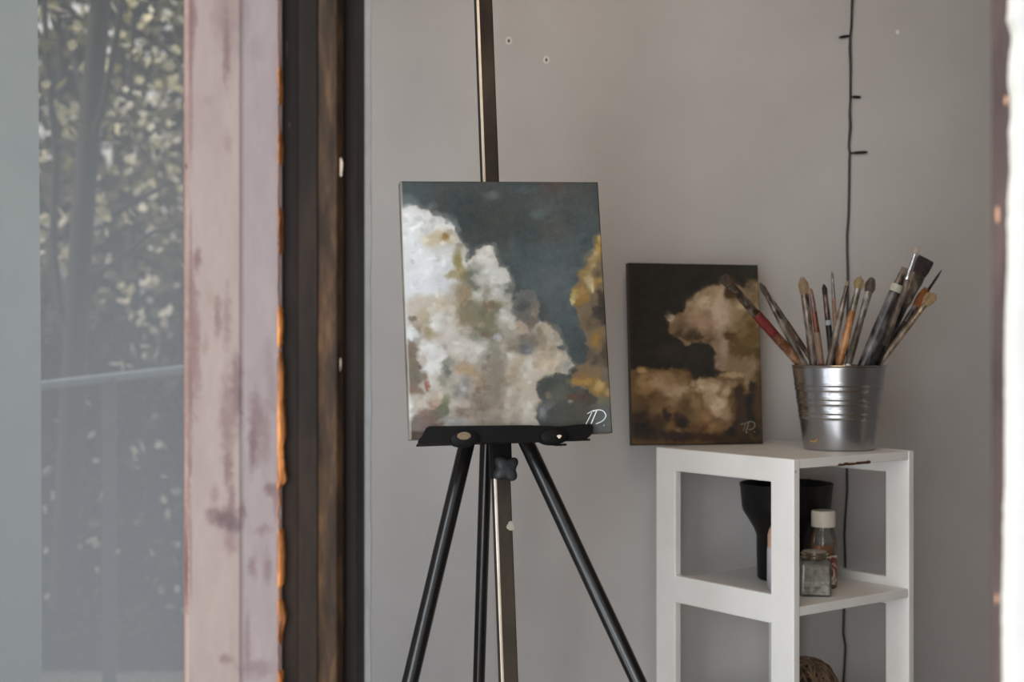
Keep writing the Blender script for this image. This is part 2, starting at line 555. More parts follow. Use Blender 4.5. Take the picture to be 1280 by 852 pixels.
# ---------------------------------------------------------------- right frame and white outside wall
YR = 1.02
M_rframe = mat_noise('mauve_frame_paint', [(50, 37, 36), (72, 57, 56), (94, 78, 76)], scale=22, stretch=(1.5, 1, .3), rough=.6, bump=.6, bump_scale=70)
fr = thing('trim_2', 'narrow mauve painted door frame strip beside white wall', 'door frame', (at(1250, 0, YR).x, YR, 0), None, 'structure')
xa, xb = at(1239.5, 0, YR).x, at(1266, 0, YR).x
xo = xa * (YR + .1) / YR + .012
MB().rings([[Vector((xa, YR, z)), Vector((xb + .02, YR, z)), Vector((xb + .02, YR + .1, z)), Vector((xo, YR + .1, z))] for z in (-.1, 2.2)]).build('frame_post', M_rframe, fr)
for (px, py, w, h) in ((1258, 125, 1.7, 6), (1247, 268, 2.0, 11), (1246, 748, 1.2, 7)):
    c = at(px, py, YR - .0004)
    s = YR / F
    ring = [c + Vector((w * s * math.cos(a) * (1 + .3 * math.sin(2 * a + px)) + .3 * w * s * math.sin(a), 0, h * s * math.sin(a))) for a in [2 * math.pi * k / 14 for k in range(14)]]
    MB().rings([ring, [p + Vector((0, .002, 0)) for p in ring]]).build('bare_patch', mat_noise('bare_wood_patch', [(186, 140, 112), (206, 166, 140)], rough=.7), fr)
# white wall, ragged edge over the frame
edge = [(-400, 1262), (-40, 1261), (0, 1260), (20, 1259), (32, 1262), (44, 1265), (58, 1263), (75, 1261), (98, 1260), (118, 1263), (140, 1264), (160, 1261), (185, 1262), (215, 1263), (240, 1260), (280, 1259), (320, 1260), (345, 1259), (380, 1257), (430, 1256), (500, 1256), (600, 1256), (660, 1254), (700, 1254), (760, 1252), (852, 1253), (1000, 1252), (1900, 1252)]
rows = []
YW = YR - .012
for (y, x) in [(y, np.interp(y, [e[0] for e in edge], [e[1] for e in edge])) for y in np.arange(-1100, 1940, 7.0)]:
    x += 1.1 * mnoise.noise(Vector((y * .07, 1, 0)))
    p = at(x + 7, y, YW)
    rows.append([Vector((p.x, YW + .012, p.z)), p, Vector((p.x + .006, YW - .004, p.z)), Vector((1.9, YW - .004, p.z)), Vector((1.9, YW + .012, p.z))])
MB().rings(rows, cap=True).build('wall_outer', M_white_out, None, True)
tag(bpy.data.objects['wall_outer'], 'bright white outside wall at the right of the doorway', 'wall', None, 'structure')
# masonry over and beside the opening, out of the picture, so the room is closed
tag(slab('wall_front', (.46, YR + .1, 0), (wr.x + .2, YR + .1, 0), -.1, ZC + .1, (0, 1, 0), .08, M_wall), 'inner face of the front wall', 'wall')
MB().box((at(228, 0, YJ).x, YR - .0, 2.2), (xb + .3, YJ + .2, ZC + .2)).build('lintel', M_rframe)
tag(bpy.data.objects['lintel'], 'beam above the doorway', 'lintel', None, 'structure')
# pale grey wall outside at far left, seen through the glass
YG = 2.3
rows = []
for y in np.arange(-1100, 1700, 40.0):
    x = np.interp(y, [0, 420, 852], [47, 51, 52.5])
    p = at(x, y, YG)
    rows.append([Vector((p.x, YG, p.z)), Vector((p.x * 1.08, YG + .15, p.z)), Vector((-2.6, YG + .15, p.z)), Vector((-2.6, YG, p.z))])
MB().rings(rows).build('wall_far_left', M_grey_out)
tag(bpy.data.objects['wall_far_left'], 'pale grey outside wall seen through the glass at the far left', 'wall', None, 'structure')

# ================================================================== WHITE SHELF UNIT
M_white = mat_noise('white_shelf_paint', [(220, 219, 214), (228, 227, 223), (232, 231, 228)], scale=9, rough=.5, bump=.15, bump_scale=90, spec=.35)
SF = Vector((.407, 2.0, 0))
SR = Vector((.804, .594, 0)).normalized()
SL = Vector((-.594, .804, 0))
LW, RW = .294, .276
ZS = H - .171
MS = Matrix(((SR.x, SL.x, 0, SF.x), (SR.y, SL.y, 0, SF.y), (0, 0, 1, 0), (0, 0, 0, 1)))


def sh(r, l, z):
    return MS @ Vector((r, l, z))


shelf = thing('shelf_unit', 'white painted open wooden shelf unit with square side frames standing by the wall', 'shelf', sh(RW / 2, LW / 2, 0))
ST = .045
T = .0138
TIER = .215
openings = []
z = ZS
tiers = [ZS - TIER * k for k in range(1, 5)]           # heights of board tops


def side_frame(r0):
    """ladder frame cut from one board: outline with rectangular openings"""
    zs = [ZS - .0005]
    op = []
    top = ZS - .036
    for t in tiers:
        bot = t + .0135
        if bot < .06:
            break
        op.append((bot, top))
        top = t - .0295
    op.append((.0, top)) if top > .05 else None
    mb = MB()
    ls = [0, ST, LW - ST, LW]
    zz = sorted({0.0, ZS} | {a for o in op for a in o})
    # grid cells solid unless the middle column lies within an opening
    bm = bmesh.new()
    for r in (r0, r0 + T):
        pass
    cells = []
    for i in range(3):
        for a, b_ in zip(zz, zz[1:]):
            m = (a + b_) / 2
            hole = i == 1 and any(o[0] < m < o[1] for o in op)
            if not hole:
                cells.append((ls[i], ls[i + 1], a, b_))
    vid = {}

    def vv(r, l, z):
        k = (round(r, 5), round(l, 5), round(z, 5))
        if k not in vid:
            vid[k] = len(mb.v)
            mb.v.append(sh(r, l, z))
        return vid[k]
    solid = {(round((a + b) / 2, 5), round((c + d) / 2, 5)) for a, b, c, d in cells}
    lmid = [(ls[i] + ls[i + 1]) / 2 for i in range(3)]
    zmid = [(a + b) / 2 for a, b in zip(zz, zz[1:])]
    isS = lambda i, j: 0 <= i < 3 and 0 <= j < len(zmid) and (round(lmid[i], 5), round(zmid[j], 5)) in solid
    r1 = r0 + T
    for i in range(3):
        for j in range(len(zmid)):
            if not isS(i, j):
                continue
            a, b, c, d = ls[i], ls[i + 1], zz[j], zz[j + 1]
            mb.f.append((vv(r0, a, c), vv(r0, a, d), vv(r0, b, d), vv(r0, b, c)))
            mb.f.append((vv(r1, a, c), vv(r1, b, c), vv(r1, b, d), vv(r1, a, d)))
            for (di, dj, p, q) in ((-1, 0, (a, c), (a, d)), (1, 0, (b, d), (b, c)), (0, -1, (b, c), (a, c)), (0, 1, (a, d), (b, d))):
                if not isS(i + di, j + dj):
                    mb.f.append((vv(r0, *p), vv(r1, *p), vv(r1, *q), vv(r0, *q)))
    return mb


for r0 in (0, RW - T):
    side_frame(r0).build('side_frame', M_white, shelf, bevel=.0022, seg=3)
for k, t in enumerate([ZS - .0006] + tiers):
    if t < .05:
        continue
    MB().box((T - .001, .001, t - .0136), (RW - T + .001, LW - .001, t), MS).build('shelf_top' if k == 0 else 'shelf_board', M_white, shelf, bevel=.0012)
# chipped brown patch under the front edge of the top
M_chip = mat_noise('chipped_brown_edge', [(70, 46, 36), (110, 78, 60)], scale=60, rough=.9)
mb = MB()
for k in range(26):
    r = .098 + .068 * k / 25
    w = .0035 + .003 * random.random()
    zz = ZS - .0136 + .0012 * random.random()
    mb.box((r, -.0006, zz - .0016), (r + w, .004, zz + .0018 * random.random() + .0006), MS)
mb.build('chipped_edge', M_chip, shelf)
mb = MB().rings([[sh(.0035 + .0022 * math.cos(a), -.0004, ZS - .018 + .0026 * math.sin(a)) for a in [2 * math.pi * k / 12 for k in range(12)]], [sh(.0035 + .0022 * math.cos(a), .001, ZS - .018 + .0026 * math.sin(a)) for a in [2 * math.pi * k / 12 for k in range(12)]]])
mb.build('screw_mark', M_wall, shelf)

# ================================================================== BUCKET
M_zinc, nt, b = new_mat('galvanised_steel')
b.inputs['Metallic'].default_value = 1
v = obj_coords(nt, (1, 1, .15))
no = N(nt, 'ShaderNodeTexNoise', Scale=40, Detail=4)
nt.links.new(v, no.inputs['Vector'])
r = N(nt, 'ShaderNodeValToRGB')
r.color_ramp.elements[0].color = (*lin((164, 165, 168)), 1)
r.color_ramp.elements[1].color = (*lin((198, 199, 202)), 1)
nt.links.new(no.outputs['Fac'], r.inputs['Fac'])
nt.links.new(r.outputs['Color'], b.inputs['Base Color'])
b.inputs['Roughness'].default_value = .27
BC = Vector((.519, 2.2, 0))
BC.x = (1048.5 - CX) / F * 2.2
zb_, zt_ = ZS, ZS + .1325
rb, rt = .0545, .0722
bucket = thing('metal_bucket', 'small ribbed galvanised metal bucket holding paintbrushes on top of the white shelf', 'bucket', (BC.x, BC.y, ZS))
prof = [(.02, zb_ + .004), (rb - .003, zb_ + .004), (rb - .002, zb_ + .0005), (rb, zb_ + .0005), (rb + .0006, zb_ + .003)]
for k in range(1, 130):
    t = k / 130
    zz = zb_ + .003 + (zt_ - .006 - zb_) * t
    rr = rb + .0006 + (rt - rb) * t
    for (yc, amp) in ((481.5, .0011), (487.5, .0011), (499, .0011), (505, .0011), (516.6, .0011), (522.5, .0011)):
        zc = H - (yc - CY) / F * (2.2 - .062)
        rr += amp * math.exp(-((zz - zc) / .0021) ** 2)
    prof.append((rr, zz))
prof += [(rt, zt_ - .003), (rt + .0012, zt_ - .002), (rt + .0018, zt_ - .0006), (rt + .0012, zt_ + .0006), (rt, zt_ + .0004), (rt - .001, zt_ - .001), (rb - .001, zb_ + .006), (.001, zb_ + .005)]
mb = MB().lathe(prof, (BC.x, BC.y, 0), 96)
mb.build('bucket_body', M_zinc, bucket, True)
M_gold = mat_noise('yellow_smudge', [(176, 140, 60), (206, 172, 92)], scale=60, rough=.5)


def on_bucket(px, py):
    d = Vector(((px - CX) / F, 1, -(py - CY) / F))
    Y = 2.13
    for _ in range(30):
        z = H + d.z * Y
        rr = rb + .0006 + (rt - rb) * (z - zb_) / (zt_ - zb_) + .0003
        dx = d.x * Y - BC.x
        Y = BC.y - math.sqrt(max(1e-6, rr * rr - dx * dx))
    return Vector((d.x * Y, Y, H + d.z * Y))


pts = [on_bucket(1017 + 4.6 * math.cos(a), 548.5 + 3.2 * math.sin(a)) for a in [R(-30 + 22 * k) for k in range(10)]]
MB().tube(pts, [.0003 + .0011 * math.sin(math.pi * k / 9) for k in range(10)], 6).build('paint_smudge', M_gold, bucket, True)

# ================================================================== BRUSHES
PAL = {}


def dirty(name, c, spread=24, rough=.55, metal=0, scale=70):
    key = (name, c)
    if key not in PAL:
        grime = name in ('metal_ferrule', 'painted_handle')
        lo = tuple(max(0, v - spread * (1.9 if grime else 1)) for v in c)
        hi = tuple(min(255, v + spread * (2.3 if grime else 1)) for v in c)
        PAL[key] = mat_noise(name, [lo, c, hi], scale=scale, stretch=(1, 1, .5), rough=rough, metal=metal, bump=.25, bump_scale=180, stops=[.36, .5, .66] if grime else None)
    return PAL[key]


def bucket_r(z):
    return rb - .001 + (rt - rb) * (z - zb_) / (zt_ - zb_)


def brush(label, tip, rim, depth_tip, depth_rim, bl, fl, w_b, w_f, w_h, cb, cf, ch, shape='round', metal=0.6, flat=.6, paint=None, wire=None):
    ch, cb = tuple(int(v * .86) for v in ch), tuple(int(v * .86) for v in cb)
    cf = tuple(int(v * (.86 if max(cf) < 200 else 1)) for v in cf)
    """tip, rim: where the bristle end and the crossing of the bucket rim are seen; bl, fl: share of the visible length taken by bristles and ferrule"""
    s = 2.2 / F
    P1 = at(tip[0], tip[1], depth_tip)
    rx_, lim = rim[0], rt - .006 - w_h * s / 2
    for _ in range(60):                               # keep the handle inside the rim
        P0 = at(rx_, rim[1], depth_rim)
        if math.hypot(P0.x - BC.x, P0.y - BC.y) <= lim:
            break
        depth_rim += .003 * (1 if BC.y > depth_rim else -1)
        rx_ += .25 * (1 if BC.x > P0.x else -1)
    d = (P0 - P1).normalized()
    vis = (P0 - P1).length
    L = vis
    while L < vis + .2:                               # the handle goes on down to the bottom or the wall of the bucket
        q = P1 + d * L
        if q.z < zb_ + .012 or (q.z < zt_ - .01 and math.hypot(q.x - BC.x, q.y - BC.y) > bucket_r(q.z) - .006):
            break
        L += .001
    end = P1 + d * L
    root = thing('paintbrush', label, 'paintbrush', end, 'paintbrushes in the metal bucket')
    side = d.cross(Vector((0, 1, 0))).normalized()    # across the picture
    dep = side.cross(d).normalized()

    def sect(t, rx, ry, n=14, skew=0):
        c = P1 + d * t
        return [c + side * rx * math.cos(2 * math.pi * k / n) + dep * ry * math.sin(2 * math.pi * k / n) + d * skew * math.cos(2 * math.pi * k / n) for k in range(n)]
    B, Fe = vis * bl, vis * fl
    wb, wf, wh = w_b * s / 2, w_f * s / 2, w_h * s / 2
    mb = MB()
    if shape == 'round':
        mb.rings([sect(0, wb * .14, wb * .14), sect(B * .12, wb * .5, wb * .45, skew=B * .05), sect(B * .4, wb * .98, wb * .85), sect(B * .7, wb * .95, wb * .85), sect(B + .001, wf * .95, wf * .9)])
    elif shape == 'filbert':
        mb.rings([sect(B * .14, wb * .55, wb * .3, skew=B * .05), sect(B * .3, wb * .84, wb * .45, skew=B * .04), sect(B * .55, wb * .9, wb * .52), sect(B + .001, wf * .95, wf * .6)])
        for k in range(22):                            # loose hairs around the tuft
            a = (k % 11 - 5) / 5
            dz_ = .5 * (1 if k < 11 else -1)
            e = P1 + side * a * wb * .92 + dep * dz_ * wb * .5 + d * (B * (.34 * a * a + random.uniform(-.02, .22)))
            bs = P1 + d * (B + .001) + side * a * wf * .8 + dep * dz_ * wf * .7
            mid = e.lerp(bs, .45) + side * a * wb * .14
            mb.tube([e, e.lerp(mid, .3), mid, bs], [wb * .05, wb * .11, wb * .15, wb * .12], 6)
    elif shape == 'flat':
        mb.rings([sect(0, wb * .93, wb * .12, skew=.0), sect(B * .15, wb, wb * .18), sect(B * .7, wb * .98, wb * .28), sect(B + .001, wf * .97, wf * .4)])
    elif shape == 'fan':
        for k in range(9):
            a = (k - 4) / 4
            e = P1 + side * a * wb + dep * random.uniform(-.2, .2) * wb + d * (.18 * B * abs(a) + random.uniform(0, .15) * B)
            bse = P1 + d * (B + .002) + side * a * wf * .6
            mid = e.lerp(bse, .5) + side * a * wb * .22
            mb.tube([e, mid, bse], [wb * .12, wb * .24, wb * .2], 7)
    bm_ = dirty('bristles', cb, 14, .8, 0, 160)
    br = mb.build('bristles', bm_, root, shape != 'flat')
    mb = MB()
    fr_ = flat if shape in ('flat', 'filbert') else 1
    mb.rings([sect(B - .0005, wf, wf * fr_), sect(B + Fe * .25, wf * 1.0, wf * min(1, fr_ * 1.1)), sect(B + Fe * .62, (wf + wh) / 2, (wf * fr_ + wh) / 2),
              sect(B + Fe * .7, (wf + wh) / 2 * 1.06, (wf * fr_ + wh) / 2 * 1.06), sect(B + Fe * .74, (wf + wh) / 2 * .98, (wf * fr_ + wh) / 2 * .98), sect(B + Fe * .8, (wf + wh) / 2 * 1.06, (wf * fr_ + wh) / 2 * 1.06),
              sect(B + Fe * .86, (wf + wh) / 2, (wf * fr_ + wh) / 2), sect(B + Fe, wh * .96, wh * .96)])
    mb.build('ferrule', dirty('metal_ferrule', cf, 22, .35, metal, 90), root, True)
    mb = MB()
    mb.rings([sect(B + Fe - .0005, wh * .9, wh * .9), sect(B + Fe + .004, wh, wh), sect(B + Fe + (L - B - Fe) * .25, wh * 1.12, wh * 1.12),
              sect(B + Fe + (L - B - Fe) * .6, wh * .95, wh * .95), sect(L - .003, wh * .6, wh * .6), sect(L, wh * .3, wh * .3)])
    hd = mb.build('handle', dirty('painted_handle', ch, 22, .45, 0, 60), root, True)
    if paint:
        for (a, l, c) in paint:                        # bands of paint dried on the handle
            t0 = vis * a
            MB().rings([sect(t0, wh * 1.13, wh * 1.13), sect(t0 + l / 2, wh * 1.18, wh * 1.18), sect(t0 + l, wh * 1.12, wh * 1.12)]).build('paint_band', dirty('dried_paint', c, 16, .6), hd, True)
    if wire:
        pass
    return root


BR = (116, 98, 84)
brush('long paintbrush with red handle leaning furthest left across the dark cloud painting', (903, 345), (1000, 457), 2.13, 2.17, .10, .31, 13, 10.5, 11, (74, 60, 46), (118, 106, 92), (126, 84, 58), 'flat', .5, .7, [(.415, .047, (104, 32, 30))])
brush('grey brown paintbrush with round dark tip beside the red handled one', (950, 353), (1006, 457), 2.19, 2.195, .16, .28, 7.5, 6.2, 9, (76, 64, 52), (104, 92, 80), (112, 100, 88), 'round', .3)
brush('thin brown paintbrush with silver ferrule, second slender one from the left', (958, 364), (1019, 457), 2.24, 2.24, .04, .36, 4, 4.2, 6.2, (126, 116, 104), (150, 146, 142), (118, 98, 82), 'round', .7)
brush('thick grime covered paintbrush with broad tan tip rising nearly upright at left', (1003, 345), (1017, 457), 2.17, 2.18, .20, .38, 11.5, 10, 9.5, (146, 122, 92), (112, 98, 84), (110, 94, 82), 'filbert', .3, .8)
brush('thin red brown paintbrush with pinkish ferrule next to the thick tan tipped one', (1013.5, 360), (1027, 457), 2.145, 2.165, .09, .2, 4.5, 5.5, 7, (150, 112, 80), (140, 110, 104), (126, 70, 52), 'round', .3, .6, [(.56, .05, (124, 100, 82))])
brush('black handled paintbrush with almond shaped dark tip and a white paint mark', (1030, 355), (1041, 457), 2.22, 2.22, .13, .28, 7, 6.5, 7.5, (46, 34, 38), (108, 84, 78), (34, 33, 36), 'round', .4, .6, [(.44, .008, (172, 178, 186))])
brush('slender paintbrush with peach wooden handle and silver ferrule, tallest in the middle', (1040, 339), (1047, 457), 2.255, 2.25, .08, .20, 3.6, 3.6, 5.2, (132, 116, 88), (170, 166, 160), (190, 152, 126), 'round', .8)
brush('brown paintbrush with small tan tip in front of the peach handled one', (1060, 351), (1036, 457), 2.165, 2.175, .06, .3, 4, 5.2, 8.2, (160, 138, 100), (100, 88, 76), (106, 92, 78), 'round', .3)
brush('paintbrush with orange wooden handle and fluffy tan tip', (1076, 345), (1049, 457), 2.15, 2.155, .14, .25, 12.5, 8, 8.8, (150, 130, 90), (112, 104, 92), (172, 116, 62), 'filbert', .4, .9)
brush('pale speckled paintbrush with rounded grey brown tip right of the orange handled one', (1091, 346), (1060, 457), 2.19, 2.185, .17, .30, 12.5, 9.5, 8, (92, 80, 70), (166, 160, 150), (124, 112, 98), 'filbert', .4, .7)
brush('thick charcoal handled paintbrush with a pale worn patch below its dark ferrule', (1131, 334), (1079, 457), 2.13, 2.15, .07, .17, 8, 9, 13.5, (120, 104, 90), (88, 74, 66), (62, 58, 56), 'flat', .3, .7, [(.17, .012, (168, 164, 150))])
brush('tallest paintbrush with shining silver ferrule and dull brown handle', (1147.5, 308), (1101, 457), 2.12, 2.15, .06, .2, 6.5, 5.6, 9, (178, 164, 150), (205, 205, 205), (122, 106, 92), 'flat', 1.0, .8)
brush('wide flat paintbrush with square black bristles and dirty broad ferrule', (1158, 323), (1090, 457), 2.20, 2.185, .145, .30, 22, 19, 14, (52, 40, 42), (102, 92, 82), (44, 42, 42), 'flat', .3, .35)
brush('very thin pointed black paintbrush leaning furthest right', (1177.5, 337), (1097, 457), 2.235, 2.215, .2, .08, 3.4, 4, 9, (44, 44, 46), (66, 60, 58), (38, 38, 40), 'round', .4)
brush('black handled paintbrush with bright orange bristles', (1160, 358), (1101, 457), 2.215, 2.20, .25, .2, 11, 7.5, 7.5, (156, 92, 44), (140, 140, 142), (52, 48, 46), 'filbert', .8, .8)
brush('tan handled paintbrush with splayed stiff pale bristles at far right', (1169, 364), (1104, 457), 2.165, 2.165, .18, .2, 13, 6.5, 7.5, (156, 130, 92), (150, 128, 98), (138, 116, 94), 'fan', .2)
st = thing('white_plastic_stub', 'small white plastic tip just showing over the bucket rim', 'tool', at(1060, 470, 2.14))
M_wp = dirty('white_plastic', (206, 210, 220), 10, .4)
MB().tube([at(1052, 545, 2.17), at(1057, 490, 2.15), at(1060, 459, 2.139)], .0036, 12).build('white_shaft', M_wp, st, True)
MB().tube([at(1059.6, 462, 2.1395), at(1060.3, 456, 2.138), at(1060.5, 454.5, 2.138)], [.0044, .0044, .003], 12).build('white_cap', M_wp, st, True)

# ================================================================== THINGS ON THE MIDDLE BOARD
ZM = tiers[0]
M_blackp = mat_noise('black_plastic', [(13, 12, 12), (19, 18, 18)], scale=20, rough=.45, spec=.25, bump=.1, bump_scale=100)
cp = Vector((.4455, 2.248, 0))
ct = thing('black_funnel', 'black plastic funnel shaped container with wide cup top on the middle shelf board', 'funnel', (cp.x, cp.y, ZM))
zz = lambda y: H - (y - CY) / F * 2.248
prof = [(.040, ZM), (.045, ZM + .001), (.0465, ZM + .004), (.0475, zz(690)), (.0478, zz(668)), (.052, zz(660)), (.061, zz(648)), (.0695, zz(638)), (.0715, zz(632)), (.0742, zz(608)), (.0752, zz(606)), (.0752, zz(603.5)), (.0735, zz(603)), (.0725, zz(605)), (.069, zz(634)), (.045, zz(664)), (.044, zz(700)), (.01, zz(702))]
MB().lathe(prof, (cp.x, cp.y, 0), 64).build('funnel_body', M_blackp, ct, True)
for px in (951, 1009):
    c = at(px, 600.5, 2.312)
    MB().box((c.x - .006, c.y - .003, c.z - .004), (c.x + .006, c.y + .003, c.z + .003)).build('rim_tab', M_blackp, ct, bevel=.001)

pb = Vector((.4205, 2.147, 0))
pt = thing('plastic_bottle', 'peach and white rounded plastic bottle half hidden behind the front post', 'bottle', (pb.x, pb.y, ZM))
r_ = .0243
M_peach = dirty('peach_plastic', (206, 168, 142), 10, .4)
M_pwhite = dirty('pale_lilac_plastic', (186, 184, 192), 8, .45)
zz = lambda y: H - (y - CY) / F * 2.147
MB().lathe([(.02, ZM), (r_ - .001, ZM + .001), (r_ + .0004, ZM + .004), (r_ + .0004, zz(690)), (r_, zz(684))], (pb.x, pb.y, 0), 40).build('bottle_base', M_pwhite, pt, True)
MB().lathe([(r_ - .0008, zz(686)), (r_ - .0008, zz(668)), (r_ - .003, zz(661)), (r_ * .7, zz(655.5)), (r_ * .35, zz(653)), (.001, zz(652.5))], (pb.x, pb.y, 0), 40).build('bottle_top', M_peach, pt, True)


def mat_glass(name, col, tr, rough=.03):
    m, nt, b = new_mat(name)
    nt.nodes.remove(b)
    out = nt.nodes['Material Output']
    t_ = N(nt, 'ShaderNodeBsdfTransparent')
    t_.inputs['Color'].default_value = (*lin(col), 1)
    g_ = N(nt, 'ShaderNodeBsdfGlossy', Roughness=rough)
    d_ = N(nt, 'ShaderNodeBsdfDiffuse')
    d_.inputs['Color'].default_value = (*lin((206, 206, 202)), 1)
    fz = N(nt, 'ShaderNodeFresnel', IOR=1.45)
    no = N(nt, 'ShaderNodeTexNoise', Scale=60, Detail=3)
    nt.links.new(obj_coords(nt), no.inputs['Vector'])
    ml = N(nt, 'ShaderNodeMath', operation='MULTIPLY')
    nt.links.new(no.outputs['Fac'], ml.inputs[0])
    ml.inputs[1].default_value = 2 * (1 - tr)
    a = N(nt, 'ShaderNodeMixShader')
    nt.links.new(ml.outputs[0], a.inputs['Fac'])
    nt.links.new(t_.outputs[0], a.inputs[1])
    nt.links.new(d_.outputs[0], a.inputs[2])
    c = N(nt, 'ShaderNodeMixShader')
    nt.links.new(fz.outputs[0], c.inputs['Fac'])
    nt.links.new(a.outputs[0], c.inputs[1])
    nt.links.new(g_.outputs[0], c.inputs[2])
    nt.links.new(c.outputs[0], out.inputs['Surface'])
    return m


M_glass = mat_glass('clear_glass', (232, 236, 232), .93)
M_jarglass = mat_glass('dusty_jar_glass', (214, 216, 208), .86)
# square jar
jc = sh(.1095, .0565, 0)
Jr = .0232
JX, JY = Vector((math.cos(R(-8)), math.sin(R(-8)), 0)), Vector((-math.sin(R(-8)), math.cos(R(-8)), 0))


def sq(h, z, rad, n=6):
    out = []
    for (sx, sy, a0) in ((1, 1, 0), (-1, 1, 90), (-1, -1, 180), (1, -1, 270)):
        for k in range(n + 1):
            a = R(a0 + 90 * k / n)
            out.append(Vector((jc.x, jc.y, 0)) + JX * (sx * (h - rad) + rad * math.cos(a)) + JY * (sy * (h - rad) + rad * math.sin(a)) + Vector((0, 0, z)))
    return out


zj = lambda y: H - (y - CY) / F * 2.1
jr = thing('square_glass_jar', 'small square glass jar of pale crumbs with a metal neck ring on the middle shelf', 'jar', (jc.x, jc.y, ZM))
jt = zj(699)
MB().rings([sq(Jr - .003, ZM, .004), sq(Jr, ZM + .002, .004), sq(Jr, jt - .004, .004), sq(Jr - .0015, jt - .001, .004), sq(Jr - .005, jt, .006), sq(Jr - .0045, jt + .001, .0175), sq(Jr - .0045, jt + .012, .018)], cap=False).build('jar_glass', M_jarglass, jr, True)
M_crumb = mat_noise('pale_crumbs', [(130, 126, 122), (200, 197, 192), (244, 242, 238)], scale=110, rough=.9, bump=1, bump_scale=160, stops=[.35, .5, .66])
M_crumb2 = mat_noise('grey_brown_crumbs', [(140, 133, 124), (176, 168, 158), (206, 199, 190)], scale=110, rough=.9, bump=1, bump_scale=160)
mb = MB()
rings_ = []
for i, z_ in enumerate((ZM + .003, ZM + .006, ZM + .014, ZM + .022)):
    rings_.append([p + Vector((0, 0, .0035 * mnoise.noise(p * 90) if i == 3 else 0)) for p in sq(Jr - .002, z_, .004)])
MB().rings(rings_).build('pale_contents', M_crumb, jr)
MB().rings([sq(Jr - .0022, ZM + .0185, .004), sq(Jr - .0022, jt - .010, .004), sq(Jr - .007, jt - .007, .006)]).build('grey_contents', M_crumb2, jr)
M_brass = mat_noise('tarnished_neck_ring', [(120, 106, 80), (196, 184, 156)], scale=70, rough=.25, metal=.9)
for z_ in (jt + .0035, jt + .0085):
    ring = [Vector((jc.x + .0192 * math.cos(2 * math.pi * k / 36), jc.y + .0192 * math.sin(2 * math.pi * k / 36), z_)) for k in range(37)]
    MB().tube(ring, .0019, 8).build('neck_ring', M_brass, jr, True)
MB().lathe([(.017, jt + .002), (.0178, jt + .003), (.0178, jt + .0115), (.001, jt + .012)], (jc.x, jc.y, 0), 32).build('neck_plug', M_crumb2, jr, True)

# bottle with cream cap, amber liquid and red label
bc = Vector((.4885, 2.172, 0))
bt = thing('glass_bottle', 'clear glass bottle with cream cap and red label behind the square jar', 'bottle', (bc.x, bc.y, ZM))
zz = lambda y: H - (y - CY) / F * 2.172
MB().lathe([(.017, ZM), (.0203, ZM + .001), (.0209, ZM + .003), (.0209, zz(684)), (.0206, zz(676)), (.0188, zz(668)), (.0165, zz(662)), (.0155, zz(658)), (.0155, zz(654))], (bc.x, bc.y, 0), 48, cap=False).build('bottle_glass', M_glass, bt, True)
M_amber = dirty('amber_liquid', (196, 116, 52), 22, .3, 0, 50)
MB().lathe([(.001, ZM + .003), (.0198, ZM + .003), (.02, zz(690)), (.0198, zz(681)), (.001, zz(680.5))], (bc.x, bc.y, 0), 40).build('liquid', M_amber, bt, True)
M_redlab, nt, b = new_mat('red_and_white_label')
v = obj_coords(nt)
no = N(nt, 'ShaderNodeTexNoise', Scale=120, Detail=2)
nt.links.new(v, no.inputs['Vector'])
rp = N(nt, 'ShaderNodeValToRGB')
rp.color_ramp.elements[0].position = .52
rp.color_ramp.elements[0].color = (*lin((128, 52, 46)), 1)
rp.color_ramp.elements[1].position = .6
rp.color_ramp.elements[1].color = (*lin((206, 196, 188)), 1)
nt.links.new(no.outputs['Fac'], rp.inputs['Fac'])
nt.links.new(rp.outputs['Color'], b.inputs['Base Color'])
MB().lathe([(.0212, zz(728)), (.0214, zz(727)), (.0214, zz(693)), (.0212, zz(692))], (bc.x, bc.y, 0), 48, cap=False).build('paper_label', M_redlab, bt, True)
M_cream = dirty('cream_plastic_cap', (214, 206, 186), 8, .45)
capm = MB()
ringsc = []
for (rr_, z_) in ((.0180, zz(657.5)), (.0184, zz(656.5)), (.0184, zz(640)), (.0174, zz(637.5)), (.001, zz(637.3))):
    ringsc.append([Vector((bc.x, bc.y, z_)) + Vector((math.cos(2 * math.pi * k / 72), math.sin(2 * math.pi * k / 72), 0)) * (rr_ * (1 + .012 * (k % 2))) for k in range(72)])
capm.rings(ringsc).build('bottle_cap', M_cream, bt, True)

